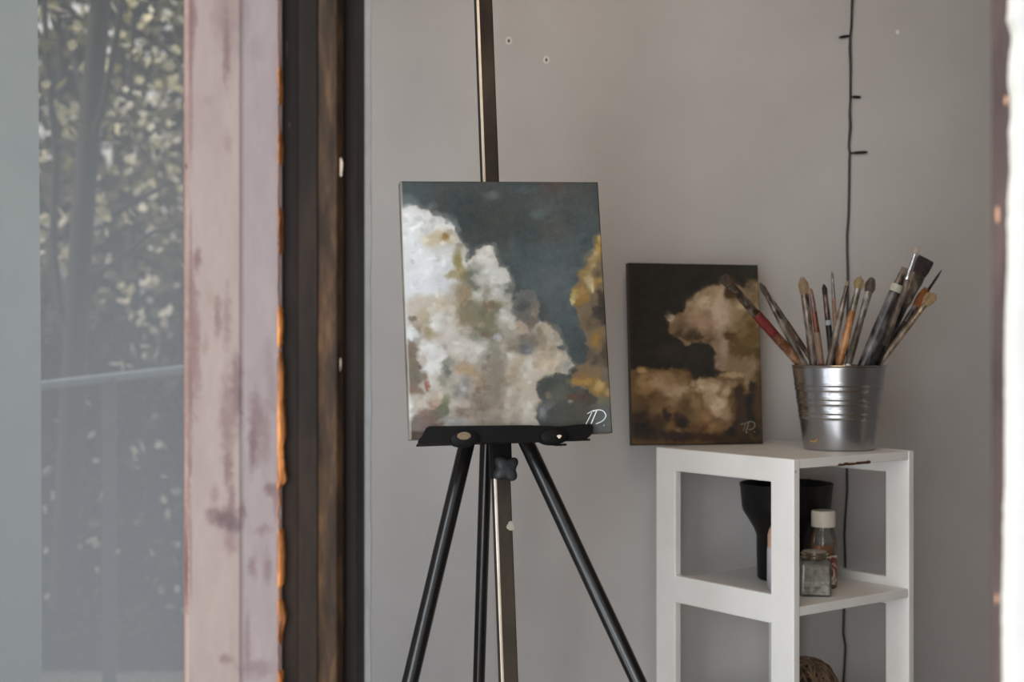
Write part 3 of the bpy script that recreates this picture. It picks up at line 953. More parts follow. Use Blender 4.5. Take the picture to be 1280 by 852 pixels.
# brown ball of twine on the lower board
ZL = tiers[1]
tc = at(1008, 0, 2.16)
tw = thing('twine_ball', 'rough brown ball of twine on the lower shelf board', 'twine', (tc.x, tc.y, ZL))
M_twine = mat_noise('brown_jute', [(58, 44, 34), (104, 82, 62), (140, 112, 86)], scale=60, rough=.95, bump=.6, bump_scale=200)
M_twine2 = mat_noise('dark_jute', [(40, 32, 26), (70, 56, 44)], scale=60, rough=.95)
rw = .047
cz = H - (824 - CY) / F * 2.16 - rw
core = MB()
core.lathe([(.001, cz - rw * .96)] + [(rw * .96 * math.cos(a), cz + rw * .96 * math.sin(a)) for a in [R(-75 + 15 * k) for k in range(11)]] + [(.001, cz + rw * .96)], (tc.x, tc.y, 0), 32)
core.build('twine_core', M_twine2, tw, True)
mb = MB()
rnd = random.Random(5)
for j in range(34):
    ax = Vector((rnd.gauss(0, 1), rnd.gauss(0, 1), rnd.gauss(0, .7))).normalized()
    u_ = ax.orthogonal().normalized()
    w_ = ax.cross(u_)
    off = rnd.uniform(-.45, .45)
    rr_ = rw * math.sqrt(1 - off * off) * rnd.uniform(.99, 1.06)
    mb.tube([Vector((tc.x, tc.y, cz)) + ax * off * rw + (u_ * math.cos(a) + w_ * math.sin(a)) * rr_ * (1 + .02 * math.sin(5 * a + j)) for a in [2 * math.pi * k / 28 for k in range(29)]], .0024, 6)
mb.build('twine_strands', M_twine, tw, True)

# ================================================================== EASEL AND PAINTINGS
def frame_of(yaw, lean, roll, c):
    cr, sr = math.cos(roll), math.sin(roll)
    R1 = Matrix(((cr, 0, sr), (0, 1, 0), (-sr, 0, cr)))
    cl, sl = math.cos(lean), math.sin(lean)
    R2 = Matrix(((1, 0, 0), (0, cl, sl), (0, -sl, cl)))
    cy_, sy_ = math.cos(yaw), math.sin(yaw)
    R3 = Matrix(((cy_, -sy_, 0), (sy_, cy_, 0), (0, 0, 1)))
    M = (R3 @ R2 @ R1).to_4x4()
    M.translation = c
    return M


def canvas(name, label, M, w, h, t, corners, paintfn, gain, side_mat, edge_dark, group):
    root = thing(name, label, 'painting', (0, 0, 0))
    root.matrix_world = M
    root.location, root.rotation_euler, _ = M.translation, M.to_euler(), 0
    (tl, tr_, br_, bl_) = corners
    nx, ny = int(w * 1000), int(h * 1000)
    U, V = np.meshgrid(np.linspace(0, 1, nx), np.linspace(0, 1, ny))
    X = (tl[0] * (1 - U) + tr_[0] * U) * (1 - V) + (bl_[0] * (1 - U) + br_[0] * U) * V
    Yp = (tl[1] * (1 - U) + tr_[1] * U) * (1 - V) + (bl_[1] * (1 - U) + br_[1] * U) * V
    cols = paintfn(X, Yp).linear(gain)
    rad = .0022

    def fn(U, V):
        ex = np.minimum(U, 1 - U) * w
        ey = np.minimum(V, 1 - V) * h
        e = np.minimum(ex, ey)
        dep = rad * (1 - np.sqrt(np.clip(1 - (1 - np.clip(e / rad, 0, 1)) ** 2, 0, 1)))
        return np.stack([(U - .5) * w, dep, (.5 - V) * h], -1)
    painted_grid('painted_face', fn, nx, ny, cols, mat_attr('oil_paint_' + name, .55, .35, 420, .12), root)
    mb = MB()
    hw, hh = w / 2 - .0001, h / 2 - .0001
    n1 = [Vector((sx * hw, rad, sz * hh)) for sx, sz in ((-1, -1), (1, -1), (1, 1), (-1, 1))]
    n2 = [p + Vector((0, t - rad, 0)) for p in n1]
    mb.rings([n1, n2])
    o = mb.build('canvas_edge', side_mat, None)
    o.parent = root
    return root


def local_uv(M, px, py):
    """where the sight line through px, py meets the front of a canvas (local x, z)"""
    Mi = M.inverted()
    a = Mi @ Vector((0, 0, H))
    d = Mi.to_3x3() @ Vector(((px - CX) / F, 1, -(py - CY) / F))
    t = -a.y / d.y
    return Vector((a.x + d.x * t, 0, a.z + d.z * t))


def signature(M, root, strokes, w, mat):
    mb = MB()
    for st_, rad in strokes:
        pts = [local_uv(M, *p) + Vector((0, -.0001, 0)) for p in st_]
        if len(pts) > 2:                                # smooth
            sm_ = []
            for i in range(len(pts) - 1):
                p0, p1, p2, p3 = pts[max(0, i - 1)], pts[i], pts[i + 1], pts[min(len(pts) - 1, i + 2)]
                for k in range(5):
                    t = k / 5
                    sm_.append(.5 * ((2 * p1) + (-p0 + p2) * t + (2 * p0 - 5 * p1 + 4 * p2 - p3) * t * t + (-p0 + 3 * p1 - 3 * p2 + p3) * t ** 3))
            pts = sm_ + [pts[-1]]
        mb.tube(pts, [(rad, rad)] * len(pts), 6)
    o = mb.build('signature', mat, None, True)
    o.parent = root


def paint_one(x, y):
    P = Paint(x, y, (66, 74, 74))
    P.sk, P.ok, P.rk = .8, 1.1, 1.12
    P.mix(.8 * (1 - sstep(228, 300, y)), (62, 70, 70))
    for a in ((520, 243, 26, 16, (70, 82, 84)), (600, 300, 40, 40, (60, 68, 66)), (570, 262, 34, 20, (58, 66, 65)), (640, 260, 34, 30, (66, 74, 72)), (692, 235, 22, 10, (90, 72, 64)), (680, 262, 22, 20, (78, 82, 80)), (612, 245, 10, 5, (92, 98, 94)),
              (718, 246, 24, 18, (74, 84, 82)), (700, 290, 28, 20, (84, 84, 78)), (716, 298, 12, 12, (94, 98, 94)), (735, 280, 18, 30, (72, 86, 88)), (690, 330, 44, 26, (78, 92, 95)), (690, 365, 34, 28, (84, 100, 103)), (650, 320, 24, 20, (70, 82, 84)), (668, 350, 14, 12, (78, 90, 92)),
              (706, 400, 24, 26, (80, 94, 96)), (718, 430, 20, 24, (70, 80, 80)), (728, 300, 20, 14, (70, 84, 86)), (672, 268, 10, 7, (82, 98, 100)), (655, 236, 18, 6, (72, 84, 84))):
        P.dab(*a, .9, .8)
    P.c += (fbm(x, y, 20, 4, 50) * 6)[..., None] + fbm(x + y * .6, y - x * .6, 9, 4, 51)[..., None] * np.array([5, 4, 3])
    P.c += (fbm(x, y, 28, 3, 52))[..., None] * np.array([7, -1, -3])
    P.poly([(480, 262), (500, 260), (518, 258), (536, 264), (540, 270), (552, 272), (566, 284), (572, 300), (578, 312), (583, 330), (589, 322), (594, 312), (602, 308), (610, 310), (618, 318), (622, 336), (632, 338), (638, 352), (637, 366), (641, 378), (652, 366), (664, 368), (671, 380), (672, 394), (667, 402), (678, 406), (692, 414), (701, 426), (703, 438), (711, 448), (718, 462), (708, 472), (692, 474), (678, 480), (669, 488), (676, 500), (672, 512), (668, 524), (676, 535), (690, 575), (480, 575)], (186, 179, 167), 2.2, 1.0, 1, 3)
    for a in ((515, 280, 24, 25, (216, 217, 216)), (545, 290, 20, 18, (206, 207, 203)), (557, 288, 10, 8, (214, 214, 210)), (566, 300, 7, 12, (190, 186, 174)), (540, 330, 34, 30, (214, 216, 217)), (515, 330, 22, 42, (216, 219, 220)), (505, 365, 12, 50, (206, 209, 209)), (530, 360, 27, 18, (211, 213, 217)), (560, 342, 14, 14, (204, 206, 208)),
              (548, 299, 17, 9, (204, 190, 160)), (555, 298, 6, 6, (176, 150, 104)), (538, 302, 8, 8, (206, 192, 164)), (571, 316, 6, 10, (178, 172, 152)), (570, 330, 6, 14, (168, 156, 112)), (577, 343, 10, 10, (172, 158, 116)), (565, 346, 8, 6, (190, 180, 146)), (580, 318, 5, 8, (196, 192, 180)), (583, 332, 6, 8, (200, 196, 184)), (590, 350, 12, 17, (134, 138, 124)), (587, 366, 8, 8, (128, 132, 116)), (596, 336, 5, 10, (160, 160, 148)),
              (606, 324, 14, 15, (208, 207, 199)), (612, 346, 17, 14, (209, 209, 205)), (625, 350, 12, 12, (203, 203, 195)), (600, 352, 10, 8, (188, 186, 176)), (592, 373, 9, 10, (198, 198, 188)), (586, 381, 5, 7, (190, 188, 178)), (620, 374, 11, 18, (198, 198, 191)), (628, 380, 8, 12, (186, 184, 174)), (634, 363, 7, 9, (124, 128, 122)), (606, 372, 5, 12, (168, 166, 152)),
              (577, 378, 10, 22, (163, 147, 122)), (580, 368, 7, 10, (172, 156, 130)), (612, 388, 18, 12, (152, 146, 124)), (600, 402, 30, 20, (147, 142, 120)), (610, 383, 8, 6, (148, 128, 108)), (580, 405, 12, 16, (160, 148, 124)), (600, 421, 18, 10, (136, 132, 110)), (592, 426, 7, 7, (112, 114, 96)), (615, 425, 12, 8, (150, 144, 126)), (606, 420, 6, 5, (132, 114, 96)), (620, 424, 5, 5, (182, 182, 184)),
              (545, 382, 27, 11, (197, 186, 166)), (525, 386, 22, 14, (196, 188, 175)), (556, 388, 12, 5, (200, 186, 160)), (546, 405, 20, 16, (206, 205, 197)), (560, 400, 10, 14, (192, 186, 174)), (530, 398, 8, 12, (190, 176, 152)), (516, 401, 6, 5, (150, 140, 128)), (522, 408, 6, 8, (164, 150, 134)), (513, 420, 10, 8, (208, 213, 214)), (540, 421, 9, 6, (184, 170, 144)), (534, 414, 6, 6, (178, 164, 136)), (530, 436, 14, 8, (202, 203, 198)), (512, 440, 8, 12, (136, 122, 108)), (520, 428, 6, 5, (180, 176, 166)),
              (571, 428, 24, 18, (201, 194, 184)), (600, 438, 16, 14, (192, 190, 182)), (588, 440, 12, 12, (200, 196, 188)), (616, 442, 8, 12, (160, 158, 146)), (606, 452, 8, 8, (172, 168, 158)),
              (516, 455, 9, 24, (138, 124, 108)), (520, 474, 9, 13, (126, 117, 102)), (512, 466, 5, 14, (130, 124, 106)), (526, 461, 3.5, 3.2, (76, 62, 66)), (531, 470, 4, 8, (140, 122, 106)), (534, 482, 3, 6.5, (164, 102, 82)), (514, 488, 9, 8, (142, 120, 106)), (524, 492, 6, 5, (156, 138, 122)),
              (540, 458, 12, 22, (213, 213, 211)), (532, 446, 12, 8, (208, 207, 203)), (546, 448, 10, 9, (210, 208, 204)), (528, 452, 4, 8, (196, 184, 172)), (544, 476, 6, 12, (196, 190, 180)), (558, 464, 6.5, 13, (134, 136, 128)), (552, 478, 6, 9, (160, 158, 146)), (564, 456, 4, 8, (170, 166, 158)),
              (578, 462, 13, 7, (188, 164, 138)), (587, 468, 10, 5, (190, 166, 128)), (595, 474, 12, 7, (187, 162, 130)), (604, 468, 6, 6, (196, 184, 164)), (600, 484, 8, 6, (182, 156, 122)), (582, 480, 12, 10, (165, 160, 154)), (572, 490, 10, 9, (160, 157, 152)), (578, 487, 4, 3, (190, 190, 188)), (562, 478, 6, 6, (176, 168, 156)),
              (520, 505, 15, 9, (191, 182, 167)), (545, 500, 9, 9, (190, 176, 158)), (543, 507, 9, 7, (180, 152, 138)), (558, 500, 6, 6, (146, 148, 122)), (553, 512, 9, 8, (122, 124, 98)), (545, 519, 9, 6, (108, 108, 86)), (535, 522, 13, 7, (138, 114, 104)), (522, 532, 16, 12, (136, 122, 114)), (512, 540, 8, 10, (128, 112, 104)), (556, 526, 8, 5, (160, 158, 152)), (570, 527, 12, 7, (172, 173, 168)), (580, 514, 12, 7, (160, 138, 126)), (576, 506, 8, 4, (192, 184, 174)), (513, 513, 4, 14, (206, 206, 199)), (540, 532, 12, 5, (132, 106, 98)), (530, 516, 8, 6, (160, 138, 126)),
              (612, 500, 30, 25, (166, 154, 140)), (616, 466, 20, 20, (160, 150, 136)), (625, 485, 16, 16, (158, 150, 134)), (620, 522, 36, 14, (171, 160, 146)), (596, 505, 14, 14, (160, 148, 134)), (650, 500, 22, 24, (196, 186, 170)), (660, 520, 13, 16, (202, 195, 182)), (655, 470, 22, 20, (199, 190, 173)), (660, 460, 8, 12, (208, 204, 197)), (640, 470, 8, 14, (184, 170, 150)), (640, 515, 12, 14, (182, 172, 156)), (648, 448, 10, 8, (196, 182, 160)), (636, 446, 5, 4, (206, 202, 194)),
              (655, 428, 18, 12, (150, 142, 132)), (646, 402, 8, 12, (178, 170, 154)), (632, 398, 11, 14, (196, 194, 186)), (640, 392, 8, 8, (188, 186, 178)), (650, 412, 10, 7, (188, 172, 152)), (632, 418, 8, 10, (176, 170, 158)), (655, 438, 11, 9, (144, 144, 146)), (640, 434, 10, 9, (160, 152, 136)),
              (654, 379, 13, 12, (84, 88, 86)), (650, 388, 10, 8, (78, 80, 76)), (660, 372, 8, 5, (112, 116, 114)), (648, 370, 6, 3, (110, 118, 114)), (660, 402, 8, 10, (122, 110, 100)), (652, 398, 8, 5, (100, 98, 90)), (668, 388, 4.5, 11, (152, 138, 124)), (668, 380, 3, 5, (128, 124, 118)),
              (680, 414, 10, 8, (194, 180, 159)), (672, 416, 6, 8, (160, 150, 134)), (692, 422, 9, 10, (178, 170, 154)), (698, 440, 9, 12, (176, 170, 156)), (685, 455, 22, 10, (206, 191, 166)), (680, 440, 15, 10, (190, 176, 154)), (708, 458, 9, 8, (174, 174, 163)), (700, 436, 5, 3.5, (94, 104, 100)), (690, 466, 12, 5, (198, 188, 168)), (672, 468, 12, 8, (202, 192, 174)), (676, 428, 6, 10, (172, 158, 138))):
        P.dab(*a, .85, .88, 1.0, .4)
    P.puffs(90, (500, 262, 715, 545), (7, 17), 10, 4)
    P.puffs(120, (500, 262, 715, 545), (3.5, 7), 9, 5)
    for k in range(260):                                  # loose small touches all over the cloud
        rx = 500 + 210 * random.random()
        ry = 265 + 265 * random.random()
        i = int(np.argmin((x - rx) ** 2 + (y - ry) ** 2))
        c0 = P.c.reshape(-1, 3)[i]
        if c0.mean() < 110:
            continue
        j = random.choice((-16, -10, 8, 12, 14))
        P.dab(rx, ry, 2 + 4 * random.random(), 2 + 3 * random.random(), c0 + np.array([j, j * .97, j * .9]), .7, .7, .6, .5)
    P.poly([(671, 478), (678, 473), (690, 474), (694, 469), (706, 470), (712, 480), (725, 488), (737, 492), (745, 505), (775, 500), (775, 575), (690, 575), (678, 540), (668, 524), (672, 512), (676, 502), (668, 488)], (78, 82, 76), 1.6, .8, 1, 2)
    for a in ((688, 482, 14, 10, (70, 78, 72)), (700, 478, 8, 8, (76, 84, 76)), (684, 494, 4, 4, (140, 124, 92)), (700, 494, 14, 10, (92, 94, 80)), (695, 515, 20, 14, (74, 79, 74)), (684, 504, 10, 5, (96, 100, 92)), (676, 516, 5, 8, (156, 158, 164)), (682, 510, 6, 5, (120, 122, 126)), (726, 500, 16, 10, (90, 72, 58)), (714, 497, 7, 4, (104, 74, 50)), (736, 508, 9, 9, (80, 72, 60)), (720, 520, 20, 14, (80, 80, 68)), (735, 520, 10, 12, (84, 76, 62)), (754, 522, 12, 16, (112, 120, 120)), (752, 538, 14, 6, (116, 120, 122)), (748, 510, 14, 4, (118, 114, 96)), (712, 503, 3, 2, (170, 168, 160))):
        P.dab(*a, .8, .85)
    P.poly([(790, 295), (751, 298), (745, 306), (743, 322), (733, 332), (722, 341), (721, 354), (713, 363), (711, 376), (718, 387), (723, 402), (728, 415), (732, 430), (738, 445), (730, 455), (718, 466), (712, 480), (725, 486), (740, 492), (748, 503), (790, 510)], (138, 114, 78), 1.6, .9, 1, 2.4)
    for a in ((750, 310, 7, 14, (194, 164, 102)), (752, 300, 4, 6, (200, 176, 116)), (740, 330, 10, 9, (192, 170, 128)), (744, 322, 6, 8, (200, 178, 132)), (729, 345, 9, 8, (186, 162, 116)), (738, 354, 9, 11, (202, 184, 144)), (741, 362, 2.5, 6, (220, 206, 172)), (718, 371, 6, 9, (198, 176, 118)), (714, 378, 3, 7, (206, 190, 140)), (726, 366, 6, 8, (186, 154, 104)), (731, 375, 9, 5, (186, 152, 84)), (724, 380, 6, 5, (170, 136, 76)), (750, 358, 8, 10, (166, 140, 86)), (746, 344, 7, 5, (112, 90, 60)), (752, 335, 7, 6, (106, 92, 72)), (756, 348, 5, 5, (120, 98, 66)),
              (753, 374, 8, 12, (72, 63, 53)), (745, 392, 13, 11, (66, 61, 54)), (752, 386, 9, 10, (62, 56, 48)), (732, 392, 7, 13, (128, 104, 74)), (740, 378, 5, 8, (120, 98, 70)), (738, 410, 10, 10, (108, 87, 60)), (728, 404, 5, 10, (120, 98, 70)), (757, 404, 9, 12, (62, 55, 48)), (750, 420, 9, 10, (146, 112, 66)), (744, 428, 6, 9, (170, 132, 76)), (752, 432, 6, 8, (156, 118, 66)), (759, 445, 10, 18, (80, 68, 52)), (744, 452, 11, 10, (96, 80, 62)), (736, 446, 6, 8, (104, 88, 66)), (728, 462, 8, 7, (144, 114, 78)),
              (720, 478, 9, 6, (188, 154, 98)), (735, 478, 14, 6, (190, 156, 98)), (726, 470, 10, 5, (160, 126, 84)), (748, 487, 9, 8, (198, 168, 112)), (752, 480, 6, 7, (206, 178, 122)), (758, 470, 9, 7, (130, 114, 92)), (760, 492, 5, 8, (188, 164, 124)), (716, 464, 5, 4, (72, 68, 60)), (756, 503, 10, 6, (130, 128, 104)), (742, 466, 8, 5, (150, 122, 84))):
        P.dab(*a, .85, .88, 1.0, .4)
    P.poly([(690, 505), (700, 498), (712, 505), (726, 500), (742, 506), (752, 510), (775, 508), (775, 575), (690, 575)], (82, 82, 72), 3, 1, .55, 2)
    P.dab(754, 524, 12, 14, (112, 120, 120), .8, .8)
    P.puffs(26, (712, 300, 768, 505), (5, 11), 18, 6, 80)
    P.grade(.84, 1.42, 203, 95, 150)

    l_ = P.c.mean(-1, keepdims=True)
    P.c = l_ + (P.c - l_) * np.where(l_ < 105, .62, .78)
    P.c = P.c * (1 + .07 * (1 - sstep(75, 120, l_)))
    P.strokes(6, 7)
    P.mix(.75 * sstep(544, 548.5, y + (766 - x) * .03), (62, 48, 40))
    P.mix(.5 * (1 - sstep(226, 228, y)), (40, 46, 48))
    P.mix(.6 * (1 - sstep(500.6, 502.8, x - (y - 226) * .0403)), (190, 186, 176))
    return P


def paint_two(x, y):
    P = Paint(x, y, (37, 34, 30))
    P.sk, P.ok, P.rk = .8, 1.2, 1.1
    P.wx, P.wy = P.wx * .8, P.wy * .8
    for a in ((940, 338, 18, 12, (42, 46, 40)), (860, 345, 40, 20, (34, 33, 29)), (810, 400, 20, 40, (38, 34, 30)), (865, 442, 24, 14, (44, 40, 32)), (835, 440, 18, 10, (52, 47, 38)), (800, 440, 14, 12, (40, 37, 32))):
        P.dab(*a, .9, .8)
    P.poly([(831, 397), (838, 395), (855, 388), (858, 378), (866, 377), (868, 368), (880, 362), (895, 355), (905, 348), (918, 352), (930, 360), (938, 352), (948, 348), (965, 350), (965, 480), (930, 475), (915, 470), (900, 462), (893, 462), (893, 440), (884, 430), (870, 428), (858, 432), (846, 422), (836, 414)], (118, 101, 79), 2.4, 1, 1, 3)
    P.poly([(770, 468), (800, 458), (812, 463), (832, 462), (850, 461), (862, 466), (868, 480), (880, 474), (895, 472), (905, 468), (920, 466), (935, 472), (938, 488), (930, 495), (925, 515), (915, 530), (900, 545), (880, 575), (770, 575)], (104, 85, 62), 3, 1, 1, 3)
    for a in ((880, 378, 20, 13, (154, 136, 114)), (900, 388, 12, 24, (160, 144, 126)), (888, 366, 12, 8, (142, 124, 100)), (866, 392, 10, 7, (142, 124, 100)), (836, 399, 4, 5, (154, 142, 124)), (850, 407, 14, 9, (110, 94, 74)), (862, 400, 8, 6, (128, 110, 90)), (875, 403, 14, 8, (142, 118, 98)), (886, 424, 10, 6, (112, 94, 76)), (865, 419, 10, 7, (76, 64, 51)), (850, 418, 8, 5, (84, 72, 58)), (908, 382, 12, 24, (154, 138, 118)), (912, 364, 9, 11, (68, 54, 39)), (918, 374, 6, 9, (96, 79, 52)), (908, 350, 12, 6, (60, 50, 38)), (925, 390, 15, 22, (128, 111, 86)), (930, 380, 8, 10, (140, 124, 98)), (940, 370, 9, 20, (118, 102, 80)), (936, 358, 6, 8, (96, 86, 70)), (940, 420, 14, 26, (101, 85, 58)), (915, 432, 13, 13, (98, 80, 56)), (928, 410, 10, 10, (112, 96, 70)), (903, 432, 7, 22, (136, 121, 104)), (900, 455, 8, 9, (124, 108, 92)), (945, 395, 7, 12, (120, 104, 78)), (948, 440, 6, 8, (84, 68, 44)), (912, 420, 8, 5, (88, 68, 46)), (930, 440, 12, 8, (92, 78, 52)),
              (802, 463, 7, 4, (152, 126, 84)), (820, 478, 20, 13, (144, 122, 94)), (806, 478, 10, 8, (136, 112, 78)), (845, 489, 14, 11, (144, 124, 100)), (852, 472, 8, 8, (116, 96, 68)), (835, 474, 8, 8, (126, 106, 76)), (803, 488, 10, 8, (130, 105, 74)), (806, 504, 12, 9, (92, 76, 56)), (824, 508, 12, 8, (108, 88, 64)), (840, 504, 8, 6, (120, 100, 76)), (842, 520, 5, 10, (112, 82, 56)), (833, 518, 6, 9, (50, 42, 35)), (850, 527, 9, 9, (45, 38, 32)), (858, 508, 8, 10, (92, 76, 56)), (885, 485, 16, 11, (152, 134, 110)), (872, 478, 8, 5, (146, 126, 100)), (895, 505, 14, 13, (158, 140, 118)), (886, 498, 8, 8, (146, 126, 104)), (906, 518, 8, 8, (132, 114, 92)), (880, 520, 11, 10, (122, 98, 71)), (868, 502, 8, 10, (122, 100, 74)), (890, 534, 10, 7, (110, 88, 62)), (872, 538, 9, 9, (92, 72, 52)), (915, 469, 18, 3.5, (142, 124, 94)), (934, 478, 4, 9, (126, 108, 82)), (926, 508, 8, 20, (62, 52, 40)), (924, 490, 6, 9, (56, 46, 35)), (914, 480, 8, 5, (120, 104, 80)), (908, 490, 6, 6, (140, 122, 98)),
              (805, 535, 20, 14, (40, 36, 31)), (800, 520, 10, 8, (54, 46, 38)), (820, 528, 10, 8, (70, 58, 44)), (845, 545, 30, 7, (50, 42, 36)), (905, 548, 40, 6, (62, 50, 38)), (930, 535, 14, 10, (68, 57, 43)), (950, 500, 8, 44, (76, 63, 43)), (944, 545, 8, 6, (80, 70, 56)), (945, 540, 4, 6, (40, 42, 38)), (865, 444, 20, 11, (44, 39, 31))):
        P.dab(*a, .85, .86, 1.0, .4)
    for k in range(120):
        rx, ry = 795 + 155 * random.random(), 350 + 190 * random.random()
        i = int(np.argmin((x - rx) ** 2 + (y - ry) ** 2))
        c0 = P.c.reshape(-1, 3)[i]
        j = random.choice((-10, -7, 6, 8, 10))
        if c0.mean() < 60:
            continue
        P.dab(rx, ry, 2 + 4 * random.random(), 2 + 3 * random.random(), c0 + np.array([j, j * .95, j * .8]), .7, .7, .6, .5)
    P.puffs(60, (795, 345, 955, 550), (6, 15), 13, 8, 75)
    P.puffs(60, (795, 345, 955, 550), (3, 6), 12, 9, 75)
    P.grade(.74, 1.3, 108, 40, 80)
    P.c = np.where(P.c < 45, 45 - (45 - P.c) * .5, P.c)
    P.strokes(4, 7)
    P.mix(.6 * sstep(552, 556, y), (40, 33, 28))
    return P


G1 = (.6, .6, .6)
G2 = (1.42, 1.38, 1.34)
M1 = frame_of(R(11.8), R(8.24), R(-1.11), Vector((-.0065, 1.75, H + .0428)))
w1, h1 = .2587, .3266
M_edge1 = mat_noise('raw_canvas_edge', [(52, 48, 42), (112, 102, 92), (132, 124, 114)], scale=16, stretch=(1, 1, .6), rough=.8, stops=[.3, .42, .6])
cv1 = canvas('painting_bright_cloud', 'larger oil painting of towering white cloud on dark teal sky, on the easel', M1, w1, h1, .021,
             ((500, 226), (748, 227), (766, 541), (513, 549)), paint_one, G1, M_edge1, 0, None)
cv1.name = 'cloud_painting'
M_sig = mat_noise('white_signature_paint', [(196, 210, 212), (224, 232, 234)], rough=.5)
signature(M1, cv1, [([(745.5, 512.5), (741, 513), (736.5, 515.5), (734, 517)], .0005), ([(740, 515), (736, 523), (732.5, 530)], .0006),
                    ([(746, 513), (742.5, 521), (739, 529.5)], .0008), ([(741, 514), (747, 512.2), (753, 513), (757, 517.5), (756.5, 522), (752, 526.5), (745, 529.5)], .0007),
                    ([(754.7, 531.2), (755.3, 531.8)], .0010)], 1, M_sig)
M2 = frame_of(R(13.76), R(4.59), R(.24), Vector((.3054, 2.29, H - .0211)))
M_edge2 = mat_noise('brown_canvas_edge', [(44, 36, 28), (78, 62, 44), (150, 120, 84)], scale=14, stretch=(1, 1, .4), rough=.7, stops=[.35, .55, .72])
cv2 = canvas('painting_dark_cloud', 'smaller oil painting of brown cloud on black sky, leaning against the wall on the shelf', M2, .2289, .2998, .016,
             ((786, 328), (948, 331), (954, 554), (791, 557)), paint_two, G2, M_edge2, 0, None)
cv2.name = 'cloud_painting.001'
M_sig2 = mat_noise('dull_signature_paint', [(118, 112, 98), (150, 144, 128)], rough=.6)
signature(M2, cv2, [([(926, 530.5), (929, 529.5), (934, 528)], .0006), ([(932, 529), (930.5, 534), (929, 538)], .0005), ([(936, 528), (934.5, 533), (932, 540)], .0007),
                    ([(934, 528), (938, 526.5), (942.5, 528), (943.5, 532), (941, 535.5), (936, 537)], .0007), ([(942.8, 539), (943.3, 540)], .0012), ([(932.5, 540.5), (934, 540.5)], .0011)], 1, M_sig2)

# easel
M_black = mat_noise('black_lacquer', [(10, 9, 9), (14, 13, 13), (24, 22, 21)], scale=14, rough=.26, bump=.1, bump_scale=120, spec=.55)
M_black_matt = mat_noise('black_painted_metal', [(9, 8, 8), (14, 13, 13)], scale=25, rough=.6, spec=.12)
M_mast = mat_noise('paint_stained_mast', [(28, 23, 20), (48, 41, 34), (64, 56, 47), (124, 114, 99)], scale=11, stretch=(1, 1, .5), rough=.6, spec=.2, stops=[.3, .5, .68, .8], metal=.2)
M_mastedge = mat_noise('painted_edge_highlight', [(150, 134, 112), (176, 164, 146), (206, 200, 190)], scale=7, rough=.3, metal=.25)  # highlight of the mast's left bevel, put into the colour
M_knob = mat_noise('dark_grey_knob', [(30, 31, 33), (38, 39, 41)], scale=30, rough=.6)
es = thing('easel', 'black tripod studio easel with flat mast holding the larger cloud painting', 'easel', (at(609, 0, 1.80).x, 1.82, 0))
# the mast: straight between two sighted points, leaning back
pt_, pm_ = at(603.8, 0, 1.895), at(635.5, 852, 1.765)
dm = (pm_ - pt_).normalized()
mast_top = pt_ - dm * .45
mast_bot = pm_ + dm * .42
yawd = R(11.8)
ax_x = Vector((math.cos(yawd), math.sin(yawd), 0))
ax_y = dm.cross(ax_x).normalized()
if ax_y.y < 0:
    ax_y = -ax_y
ax_x = (ax_x - dm * ax_x.dot(dm)).normalized()


def bar(p, q, hx, hy, name, mat, parent, bev=.002):
    rg = []
    for c in (p, q):
        rg.append([c + ax_x * sx * hx + ax_y * sy * hy for sx, sy in ((-1, -1), (1, -1), (1, 1), (-1, 1))])
    return MB().rings(rg).build(name, mat, parent, bevel=bev, seg=3)


mast = bar(mast_top, mast_bot, .0116, .008, 'mast', M_mast, es, .0018)
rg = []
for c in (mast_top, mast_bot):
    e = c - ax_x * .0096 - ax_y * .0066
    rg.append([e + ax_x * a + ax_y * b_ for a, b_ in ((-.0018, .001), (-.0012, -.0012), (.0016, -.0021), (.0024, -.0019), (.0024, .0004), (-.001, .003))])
MB().rings(rg).build('mast_edge_highlight', M_mastedge, mast, True)
for (px, py, w_, h_) in ((611, 166, 5, 9), (637, 657, 5, 6)):                 # splashes of paint on the mast
    Yd = 1.765 + (852 - py) / 852 * .13
    c = at(px, py, Yd) - ax_y * .0083
    s = Yd / F
    ring = [c + ax_x * w_ * s * math.cos(a) * (1 + .25 * math.sin(3 * a + py)) - dm * h_ * s * math.sin(a) for a in [2 * math.pi * k / 16 for k in range(16)]]
    MB().rings([ring, [p + ax_y * .0015 for p in ring]]).build('paint_splash', dirty('grey_paint_splash', (138, 130, 116), 18, .6), mast)
# legs
hub = at(610, 470, 1.815)


def leg(x0_, y0_, x1_, y1_, d0, d1, rad, topf):
    """tube through two sighted points, carried on up to the hub and down to the floor"""
    a, b_ = at(x0_, y0_, d0), at(x1_, y1_, d1)
    d = (b_ - a).normalized()
    t0 = topf
    top = a - d * t0
    foot = a + d * ((a.z - .012) / -d.z)
    lg = MB().tube([top, top + d * .002, foot - d * .002, foot], [rad * .9, rad, rad, rad], 24).build('leg', M_black, es, True)
    MB().tube([foot - d * .03, foot - d * .028, foot + d * .004, Vector((foot.x, foot.y, .002))], [rad * 1.1, rad * 1.3, rad * 1.3, rad * 1.2], 20).build('rubber_foot', M_black_matt, lg, True)


leg(583, 556, 512.5, 852, 1.79, 1.735, .0104, .10)
leg(659.5, 556, 798, 852, 1.79, 1.735, .0102, .10)
leg(607.5, 556, 598.5, 852, 1.835, 1.90, .0083, .10)
c = at(620, 470, 1.822)
MB().box((c.x - .045, c.y - .008, c.z - .03), (c.x + .045, c.y + .024, c.z + .03)).build('leg_hub', M_black_matt, es, bevel=.006)
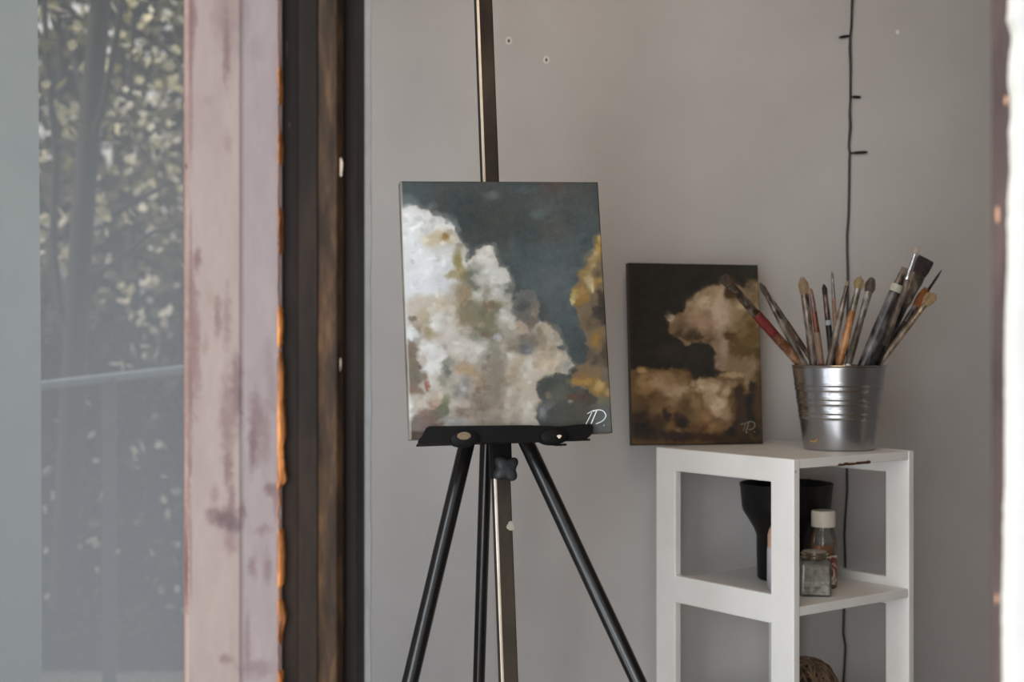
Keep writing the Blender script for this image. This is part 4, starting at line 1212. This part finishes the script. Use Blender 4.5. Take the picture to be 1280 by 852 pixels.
# sleeve, knob
Yk = 1.812
cs = (pt_ + dm * ((at(0, 545, Yk).z - pt_.z) / dm.z))
bar(cs, cs + dm * .055, .0142, .0105, 'mast_sleeve', M_black_matt, es, .003)
kc = at(633.5, 585, 1.785)
mb = MB()
rk = []
for (dpt, sc_) in ((.016, .5), (.014, .82), (.011, 1.0), (.002, 1.0), (-.001, .9), (-.003, .6)):
    rk.append([kc + ax_y * dpt + (ax_x * math.cos(a) - dm * math.sin(a)) * (.0158 + .0032 * math.cos(4 * (a - R(38)))) * sc_ for a in [2 * math.pi * k / 48 for k in range(48)]])
mb.rings(rk)
kn = mb.build('tension_knob', M_knob, es, True)
MB().tube([kc + ax_y * .012, kc + ax_y * .034], .004, 12).build('knob_bolt', M_black_matt, kn, True)
# ledge: an angled strip of black metal in front of the canvas foot
Mi1 = M1


def L1(x, y, z):
    return M1 @ Vector((x, y, z))


def onl(px, py, yl):
    """local point of the larger canvas at local depth yl seen at px, py"""
    Mi = M1.inverted()
    a = Mi @ Vector((0, 0, H))
    d = Mi.to_3x3() @ Vector(((px - CX) / F, 1, -(py - CY) / F))
    t = (yl - a.y) / d.y
    return Vector((a.x + d.x * t, yl, a.z + d.z * t))


yf = -.012
front = [(522, 553.2), (524, 548), (527, 546), (533, 534), (538, 532.2), (600, 531.6), (660, 531), (700, 532.5), (728, 529.8), (740, 530), (742, 533), (741, 541), (733, 549.5), (700, 551), (640, 552.5), (580, 553.2)]
ring = [M1 @ onl(px, py, yf) for px, py in front]
ring2 = [M1 @ (onl(px, py, yf) + Vector((0, .0028, 0))) for px, py in front]
led = MB().rings([ring, ring2]).build('ledge', M_black_matt, es, bevel=.0006)
zbm = -h1 / 2
mb = MB()
lft, rgt = onl(526, 552, yf), onl(738, 549, yf)
fl_ = []
for p in (lft, rgt):
    zc_ = min(p.z + .003, zbm - .0012)
    fl_.append([M1 @ Vector((p.x, yf + .001, p.z + .001)), M1 @ Vector((p.x, .03, zbm - .0006 - .004)), M1 @ Vector((p.x, .03, zbm - .0030 - .004)), M1 @ Vector((p.x, yf + .001, p.z - .0015))])
mb.rings(fl_)
mb.build('ledge_shelf', M_black_matt, led)
# two rubber clamps under the ledge, worn to the metal in front
M_worn = mat_noise('worn_brass_spot', [(70, 60, 44), (120, 104, 76)], scale=50, rough=.45)
for (px, py, worn) in ((581, 546.5, True), (693, 544, False)):
    c = onl(px, py, yf - .004)
    mb = MB()
    rg = []
    for (dy, s_) in ((-.003, .7), (-.001, .95), (.004, 1.0), (.02, 1.0)):
        rg.append([M1 @ Vector((c.x + .0185 * s_ * math.cos(a), c.y + dy, c.z + .0098 * s_ * math.sin(a) - .0015)) for a in [2 * math.pi * k / 28 for k in range(28)]])
    mb.rings(rg)
    cl_ = mb.build('ledge_clamp', M_black_matt, es, True)
    e = onl(px + (-1 if worn else 6), py + (-2 if worn else 1.5), yf - .0076)
    a_, b2 = (.0085, .0048) if worn else (.0026, .0022)
    ring = [M1 @ Vector((e.x + a_ * math.cos(t) * (1 if worn else 1 + .4 * math.sin(3 * t)), e.y, e.z + b2 * math.sin(t))) for t in [2 * math.pi * k / 18 for k in range(18)]]
    MB().rings([ring, [p + Vector((0, .004, 0)) for p in ring]]).build('worn_spot', M_worn if worn else M_flake, cl_)
e1 = onl(741, 552.5, yf - .004)
MB().tube([M1 @ onl(684, 554.5, yf - .003), M1 @ onl(696, 556, yf - .003), M1 @ onl(708, 555.4, yf - .003)], .0014, 8).build('clamp_pin', M_black_matt, es, True)

# ================================================================== STRING LIGHTS ON THE WALL
M_cable = mat_noise('black_cable', [(20, 19, 19), (30, 29, 28)], scale=40, rough=.5)
sl_root = thing('string_light', 'thin black cable of unlit fairy lights hanging down the wall behind the brushes', 'string lights', ray_wall(1060, 0, .004))
trace = [(1066.5, -260), (1066, -120), (1065, 0), (1064.5, 20), (1064, 36), (1062.5, 46), (1062, 60), (1063, 85), (1063, 110), (1063, 124), (1061.8, 142), (1062.5, 158), (1061.5, 172), (1061, 184), (1062.3, 191), (1061.6, 200), (1061.4, 225), (1060.8, 262), (1060.2, 275), (1058.8, 292), (1058.8, 315), (1059.6, 338), (1059.5, 380), (1058.5, 460), (1059, 540), (1058.7, 590), (1059, 612), (1057, 640), (1055.6, 668), (1056.2, 690), (1056.6, 712), (1055, 760), (1054, 790), (1056.8, 808), (1055.6, 830), (1054, 852), (1054, 900), (1053, 1000), (1053, 1200)]
pts = [ray_wall(px, py, .0035) for px, py in trace]
MB().tube(pts, .0021, 8).build('cable', M_cable, sl_root, True)
pts2 = [p + WD * .0011 * math.sin(i * 1.3) - WN * .0012 for i, p in enumerate(pts[:15])]
MB().tube(pts2, .0015, 6).build('cable', M_cable, sl_root, True)
for (a, b2) in (((1063, 44.5), (1048.5, 47)), ((1063, 121), (1076, 121.5)), ((1062, 191.5), (1084.5, 190))):
    p, q = ray_wall(*a, .0038), ray_wall(*b2, .006)
    s_ = MB().tube([p, p.lerp(q, .25), p.lerp(q, .3), p.lerp(q, .78)], [.0017, .0017, .0026, .0026], 10).build('bulb_socket', M_cable, sl_root, True)
    MB().tube([p.lerp(q, .77), p.lerp(q, .92), q], [.0024, .0021, .0008], 10).build('bulb', M_cable, s_, True)
# ================================================================== GARDEN BEYOND THE GLASS
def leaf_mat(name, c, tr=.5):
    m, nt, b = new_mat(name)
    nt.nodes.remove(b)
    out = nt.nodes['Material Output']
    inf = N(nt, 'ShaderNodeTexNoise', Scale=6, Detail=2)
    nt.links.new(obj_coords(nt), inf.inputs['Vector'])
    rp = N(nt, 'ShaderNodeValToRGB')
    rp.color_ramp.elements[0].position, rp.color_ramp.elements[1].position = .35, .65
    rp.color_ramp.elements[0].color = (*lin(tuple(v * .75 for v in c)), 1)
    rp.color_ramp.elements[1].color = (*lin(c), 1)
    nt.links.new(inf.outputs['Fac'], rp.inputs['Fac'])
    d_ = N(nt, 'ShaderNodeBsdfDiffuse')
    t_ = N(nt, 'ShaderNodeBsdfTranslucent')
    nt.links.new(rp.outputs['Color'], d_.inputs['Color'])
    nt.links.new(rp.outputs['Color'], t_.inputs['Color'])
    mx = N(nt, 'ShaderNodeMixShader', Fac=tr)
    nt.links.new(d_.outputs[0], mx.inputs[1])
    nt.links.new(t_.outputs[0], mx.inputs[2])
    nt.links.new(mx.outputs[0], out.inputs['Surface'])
    return m


M_bark = mat_noise('dark_bark', [(20, 18, 16), (34, 30, 27), (50, 45, 40)], scale=14, stretch=(1, 1, .2), rough=.9, bump=.8, bump_scale=30)
M_pale_bark = mat_noise('pale_sunlit_bark', [(176, 160, 136), (214, 200, 178)], scale=14, rough=.9)
M_leafs = {'dark': leaf_mat('dark_leaves', (50, 54, 42)), 'mid': leaf_mat('mid_leaves', (132, 128, 84), .5), 'light': leaf_mat('sunlit_leaves', (240, 232, 196), .5), 'grey': leaf_mat('grey_green_leaves', (122, 116, 98), .3), 'cream': leaf_mat('highlight_leaves', (253, 248, 234), .5)}  # light and cream leaves carry the sun's highlights in their colour


def add_leaf(mb, p, size, rnd):
    n = Vector((rnd.gauss(0, 1), rnd.gauss(0, 1), rnd.gauss(0, 1))).normalized()
    u = n.orthogonal().normalized()
    w = n.cross(u)
    a = rnd.uniform(0, 6.28)
    u, w = u * math.cos(a) + w * math.sin(a), w * math.cos(a) - u * math.sin(a)
    L_, W_ = size * rnd.uniform(.6, 1.25), size * .55 * rnd.uniform(.7, 1.3)
    mb.add([p - u * L_, p - u * L_ * .4 + w * W_ * .9, p + u * L_ * .35 + w * W_ + n * W_ * .3, p + u * L_, p + u * L_ * .35 - w * W_ + n * W_ * .3, p - u * L_ * .4 - w * W_ * .9], [(0, 1, 2, 3, 4, 5)])


def crown(name, parent, mat, n, boxfn, size, rnd):
    mb = MB()
    for _ in range(n):
        add_leaf(mb, boxfn(), size, rnd)
    return mb.build(name, mat, parent)


def tree(label, trunks, clusters, seed, base, pale=None):
    rnd = random.Random(seed)
    root = thing('garden_tree', label, 'tree', base, 'trees beyond the glass')
    for tr_pts, r0, r1 in trunks:
        pts = [Vector(p) for p in tr_pts]
        mb = MB()
        n = len(pts)
        mb.tube(pts, [r0 + (r1 - r0) * i / (n - 1) for i in range(n)], 12)
        mb.build('trunk' if r0 > .035 else 'branch', M_bark, root, True)
    for (nm, m, cnt, c, ext, size) in clusters:
        c = Vector(c)
        sub = [(Vector((rnd.gauss(0, ext[0]), rnd.gauss(0, ext[1]), rnd.gauss(0, ext[2]))), rnd.uniform(.08, .22) if nm == 'foliage' else rnd.uniform(.006, .05)) for _ in range(14 if nm == 'foliage' else 34)]

        def bf():
            s_, k = rnd.choice(sub)
            return c + s_ + Vector((rnd.gauss(0, k), rnd.gauss(0, k), rnd.gauss(0, k)))
        crown(nm, root, M_leafs[m], cnt, bf, size, rnd)
    return root


a3 = lambda x, y, Y: tuple(at(x, y, Y))
# dark leaning trunk, the boldest of them
t1 = tree('dark leaning garden tree with thick trunk seen through the window glass',
          [([a3(78, 760, 4.1), a3(92, 480, 4.1), a3(100, 330, 4.1), a3(112, 150, 4.1), a3(126, 0, 4.1), a3(140, -200, 4.1), a3(150, -330, 4.1)], .040, .026),
           ([a3(104, 300, 4.1), a3(128, 340 - 60, 4.5), a3(170, 250, 4.4), a3(222, 225, 4.4)], .012, .006),
           ([a3(94, 470, 4.1), a3(74, 380, 4.15), a3(66, 300, 4.15), a3(70, 200, 4.2), a3(58, 60, 4.2), a3(52, -80, 4.2)], .014, .008),
           ([a3(100, 350, 4.1), a3(140, 330, 4.05), a3(190, 290, 4.0), a3(232, 282, 4.0)], .009, .005),
           ([a3(108, 200, 4.1), a3(132, 120, 4.05), a3(150, 20, 4.0), a3(158, -90, 4.0)], .012, .008),
           ([a3(114, 150, 4.1), a3(88, 60, 4.7), a3(70, -60, 4.8)], .014, .008)],
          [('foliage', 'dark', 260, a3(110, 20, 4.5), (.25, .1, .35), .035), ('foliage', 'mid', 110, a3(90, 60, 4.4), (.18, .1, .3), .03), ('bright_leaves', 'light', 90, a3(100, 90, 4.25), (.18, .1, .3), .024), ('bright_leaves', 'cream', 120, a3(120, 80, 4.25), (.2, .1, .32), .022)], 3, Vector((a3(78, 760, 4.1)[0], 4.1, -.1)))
t2 = tree('slender garden tree with two thin grey stems right of the leaning trunk',
          [([a3(62, 760, 6.1), a3(70, 460, 6.1), a3(66, 300, 6.1), a3(76, 100, 6.1), a3(72, -100, 6.1)], .022, .014),
           ([a3(180, 800, 6.2), a3(176, 430, 6.2), a3(160, 200, 6.2), a3(168, 0, 6.2), a3(160, -160, 6.2)], .016, .010)],
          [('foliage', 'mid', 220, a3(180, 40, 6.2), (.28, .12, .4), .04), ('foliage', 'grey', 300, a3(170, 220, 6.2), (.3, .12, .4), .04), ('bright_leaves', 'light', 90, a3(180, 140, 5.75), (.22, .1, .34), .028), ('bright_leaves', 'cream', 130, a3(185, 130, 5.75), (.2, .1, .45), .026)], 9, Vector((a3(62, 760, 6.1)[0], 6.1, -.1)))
t3 = tree('bushy grey green tree at the back of the garden',
          [([a3(140, 800, 7.4), a3(146, 400, 7.4), a3(150, 100, 7.4), a3(150, -200, 7.4)], .05, .03)],
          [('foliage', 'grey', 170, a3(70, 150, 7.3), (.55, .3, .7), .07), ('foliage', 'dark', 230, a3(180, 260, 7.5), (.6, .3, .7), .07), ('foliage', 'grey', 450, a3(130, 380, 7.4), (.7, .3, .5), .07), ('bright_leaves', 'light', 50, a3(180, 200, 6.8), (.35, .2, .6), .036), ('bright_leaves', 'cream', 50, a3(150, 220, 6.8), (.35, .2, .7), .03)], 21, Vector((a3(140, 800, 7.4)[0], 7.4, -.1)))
# bushes behind the railing
for k, (px, label, seed) in enumerate(((62, 'dense dark bush behind the railing at the left of the glass', 31), (196, 'dense grey green bush behind the railing beside the mauve window frame', 32))):
    rnd = random.Random(seed)
    c0 = at(px, 700, 5.0)
    root = thing('garden_bush', label, 'bush', Vector((c0.x, c0.y, -.1)), 'bushes behind the railing')
    mb = MB()
    for j in range(7):
        mb.tube([Vector((c0.x, c0.y, -.1)), Vector((c0.x + rnd.uniform(-.1, .1), c0.y + rnd.uniform(-.1, .1), .3)), Vector((c0.x + rnd.uniform(-.15, .15), c0.y + rnd.uniform(-.12, .12), .85))], [.014, .011, .004], 7)
    mb.build('stems', M_bark, root, True)

    def bf():
        return Vector((c0.x + rnd.uniform(-.19, .19), c0.y + rnd.uniform(-.16, .16), rnd.uniform(-.1, 1.15 if k == 0 else 1.0) * (1 - .1 * rnd.random())))
    crown('foliage', root, M_leafs['dark'], 1500, bf, .045, rnd)
    crown('foliage', root, M_leafs['grey'], 900, bf, .045, rnd)

    def bf2():
        return Vector((c0.x + rnd.uniform(-.19, .19), c0.y - .2 + rnd.uniform(-.06, .06), rnd.uniform(.1, 1.2)))
    crown('bright_leaves', root, M_leafs['cream'], 60, bf2, .022, rnd)
# dark hedge closing the garden, with gaps of sky above
rnd = random.Random(77)
hd = thing('garden_hedge', 'tall dark hedge closing the far end of the garden', 'hedge', (at(140, 0, 9).x, 9.0, -.1))


def bfh():
    x = rnd.uniform(-4.2, -.6)
    top = 3.9 + .5 * mnoise.noise(Vector((x * 1.2, 0, 0)))
    return Vector((x, 9 + rnd.uniform(-.3, .5), -.1 + (top + .1) * rnd.random() ** 2.5))


crown('foliage', hd, M_leafs['dark'], 3900, bfh, .11, rnd)
crown('foliage', hd, M_leafs['grey'], 2600, bfh, .11, rnd)
mb = MB()
for k in range(16):
    x = -4.1 + k * .22
    mb.tube([Vector((x, 9.2, -.1)), Vector((x + .05, 9.25, 1.9)), Vector((x - .05, 9.2, 3.7))], [.03, .02, .01], 7)
mb.build('stems', M_bark, hd, True)
# railing
M_rail = mat_noise('blue_grey_painted_rail', [(150, 158, 172), (168, 176, 190)], scale=12, rough=.5)
M_post = mat_noise('dark_grey_post', [(74, 80, 86), (92, 98, 104)], scale=12, rough=.6)
ra, rb_ = at(30, 484, 3.25), at(250, 459, 3.55)
rr_ = thing('railing', 'blue grey metal handrail on slim posts in the garden', 'railing', Vector((ra.x, ra.y, -.1)))
MB().tube([ra - (rb_ - ra) * .4, ra, rb_, rb_ + (rb_ - ra) * .4], (.011), 12).build('handrail', M_rail, rr_, True)
for px in (132, 300, -30):
    t = (px - 30) / 220
    p = ra.lerp(rb_, t)
    MB().box((p.x - .016, p.y - .006, -.1), (p.x + .016, p.y + .006, p.z - .004)).build('post', M_post, rr_, bevel=.002)

# ================================================================== LIGHT AND CAMERA
w = bpy.data.worlds.new('sky')
SC.world = w
w.use_nodes = True
nt = w.node_tree
bg = nt.nodes['Background']
tc_ = N(nt, 'ShaderNodeTexCoord')
sp = N(nt, 'ShaderNodeSeparateXYZ')
nt.links.new(tc_.outputs['Generated'], sp.inputs[0])
rp = N(nt, 'ShaderNodeValToRGB')
rp.color_ramp.elements[0].position = 0
rp.color_ramp.elements[0].color = (1.0, .96, .88, 1)
rp.color_ramp.elements[1].position = .7
rp.color_ramp.elements[1].color = (.80, .90, 1.0, 1)
nt.links.new(sp.outputs['Z'], rp.inputs['Fac'])
nt.links.new(rp.outputs['Color'], bg.inputs['Color'])
bg.inputs['Strength'].default_value = WORLD = 1.0


def light(name, kind, loc, tgt, energy, col=(1, 1, 1), **kw):
    l = bpy.data.lights.new(name, kind)
    l.energy = energy
    l.color = col
    for k, v in kw.items():
        setattr(l, k, v)
    o = bpy.data.objects.new(name, l)
    COL.objects.link(o)
    o.location = loc
    o.rotation_euler = (Vector(tgt) - Vector(loc)).to_track_quat('-Z', 'Y').to_euler()
    return o


light('sun', 'SUN', (-12, -1, 9), (-12 + 7.5, -1 + 1.6, 9 - 6.2), 5.0, (1, .93, .80), angle=R(3))
light('added_warm_fill', 'AREA', (.26, 1.28, H + .85), (.75, 2.45, H + .15), 2.6, (1, .68, .40), shape='RECTANGLE', size=.5, size_y=.4)  # added lamp out of view above the doorway, warms the right wall
light('daylight_from_the_doorway', 'AREA', (-.75, -.6, H - .2), (.3, 2.2, H - .25), 37, (.93, .96, 1), shape='RECTANGLE', size=1.3, size_y=1.6)
light('added_side_fill', 'AREA', (-.215, 1.48, H - .15), (.05, 2.2, H - .2), 3.7, (.90, .95, 1), shape='RECTANGLE', size=.12, size_y=1.5)  # added lamp hidden behind the jamb to brighten the left wall, no window

cam = bpy.data.cameras.new('camera')
cam.sensor_width = 36
cam.lens = F / 1280 * 36
cam.clip_start = .02
cam.dof.use_dof = True
cam.dof.focus_distance = 1.86
cam.dof.aperture_fstop = 4.3
co = bpy.data.objects.new('camera', cam)
COL.objects.link(co)
co.location = (0, 0, H)
co.rotation_euler = (R(90), 0, 0)
SC.camera = co
SC.view_settings.view_transform = 'Standard'
SC.view_settings.look = 'None'
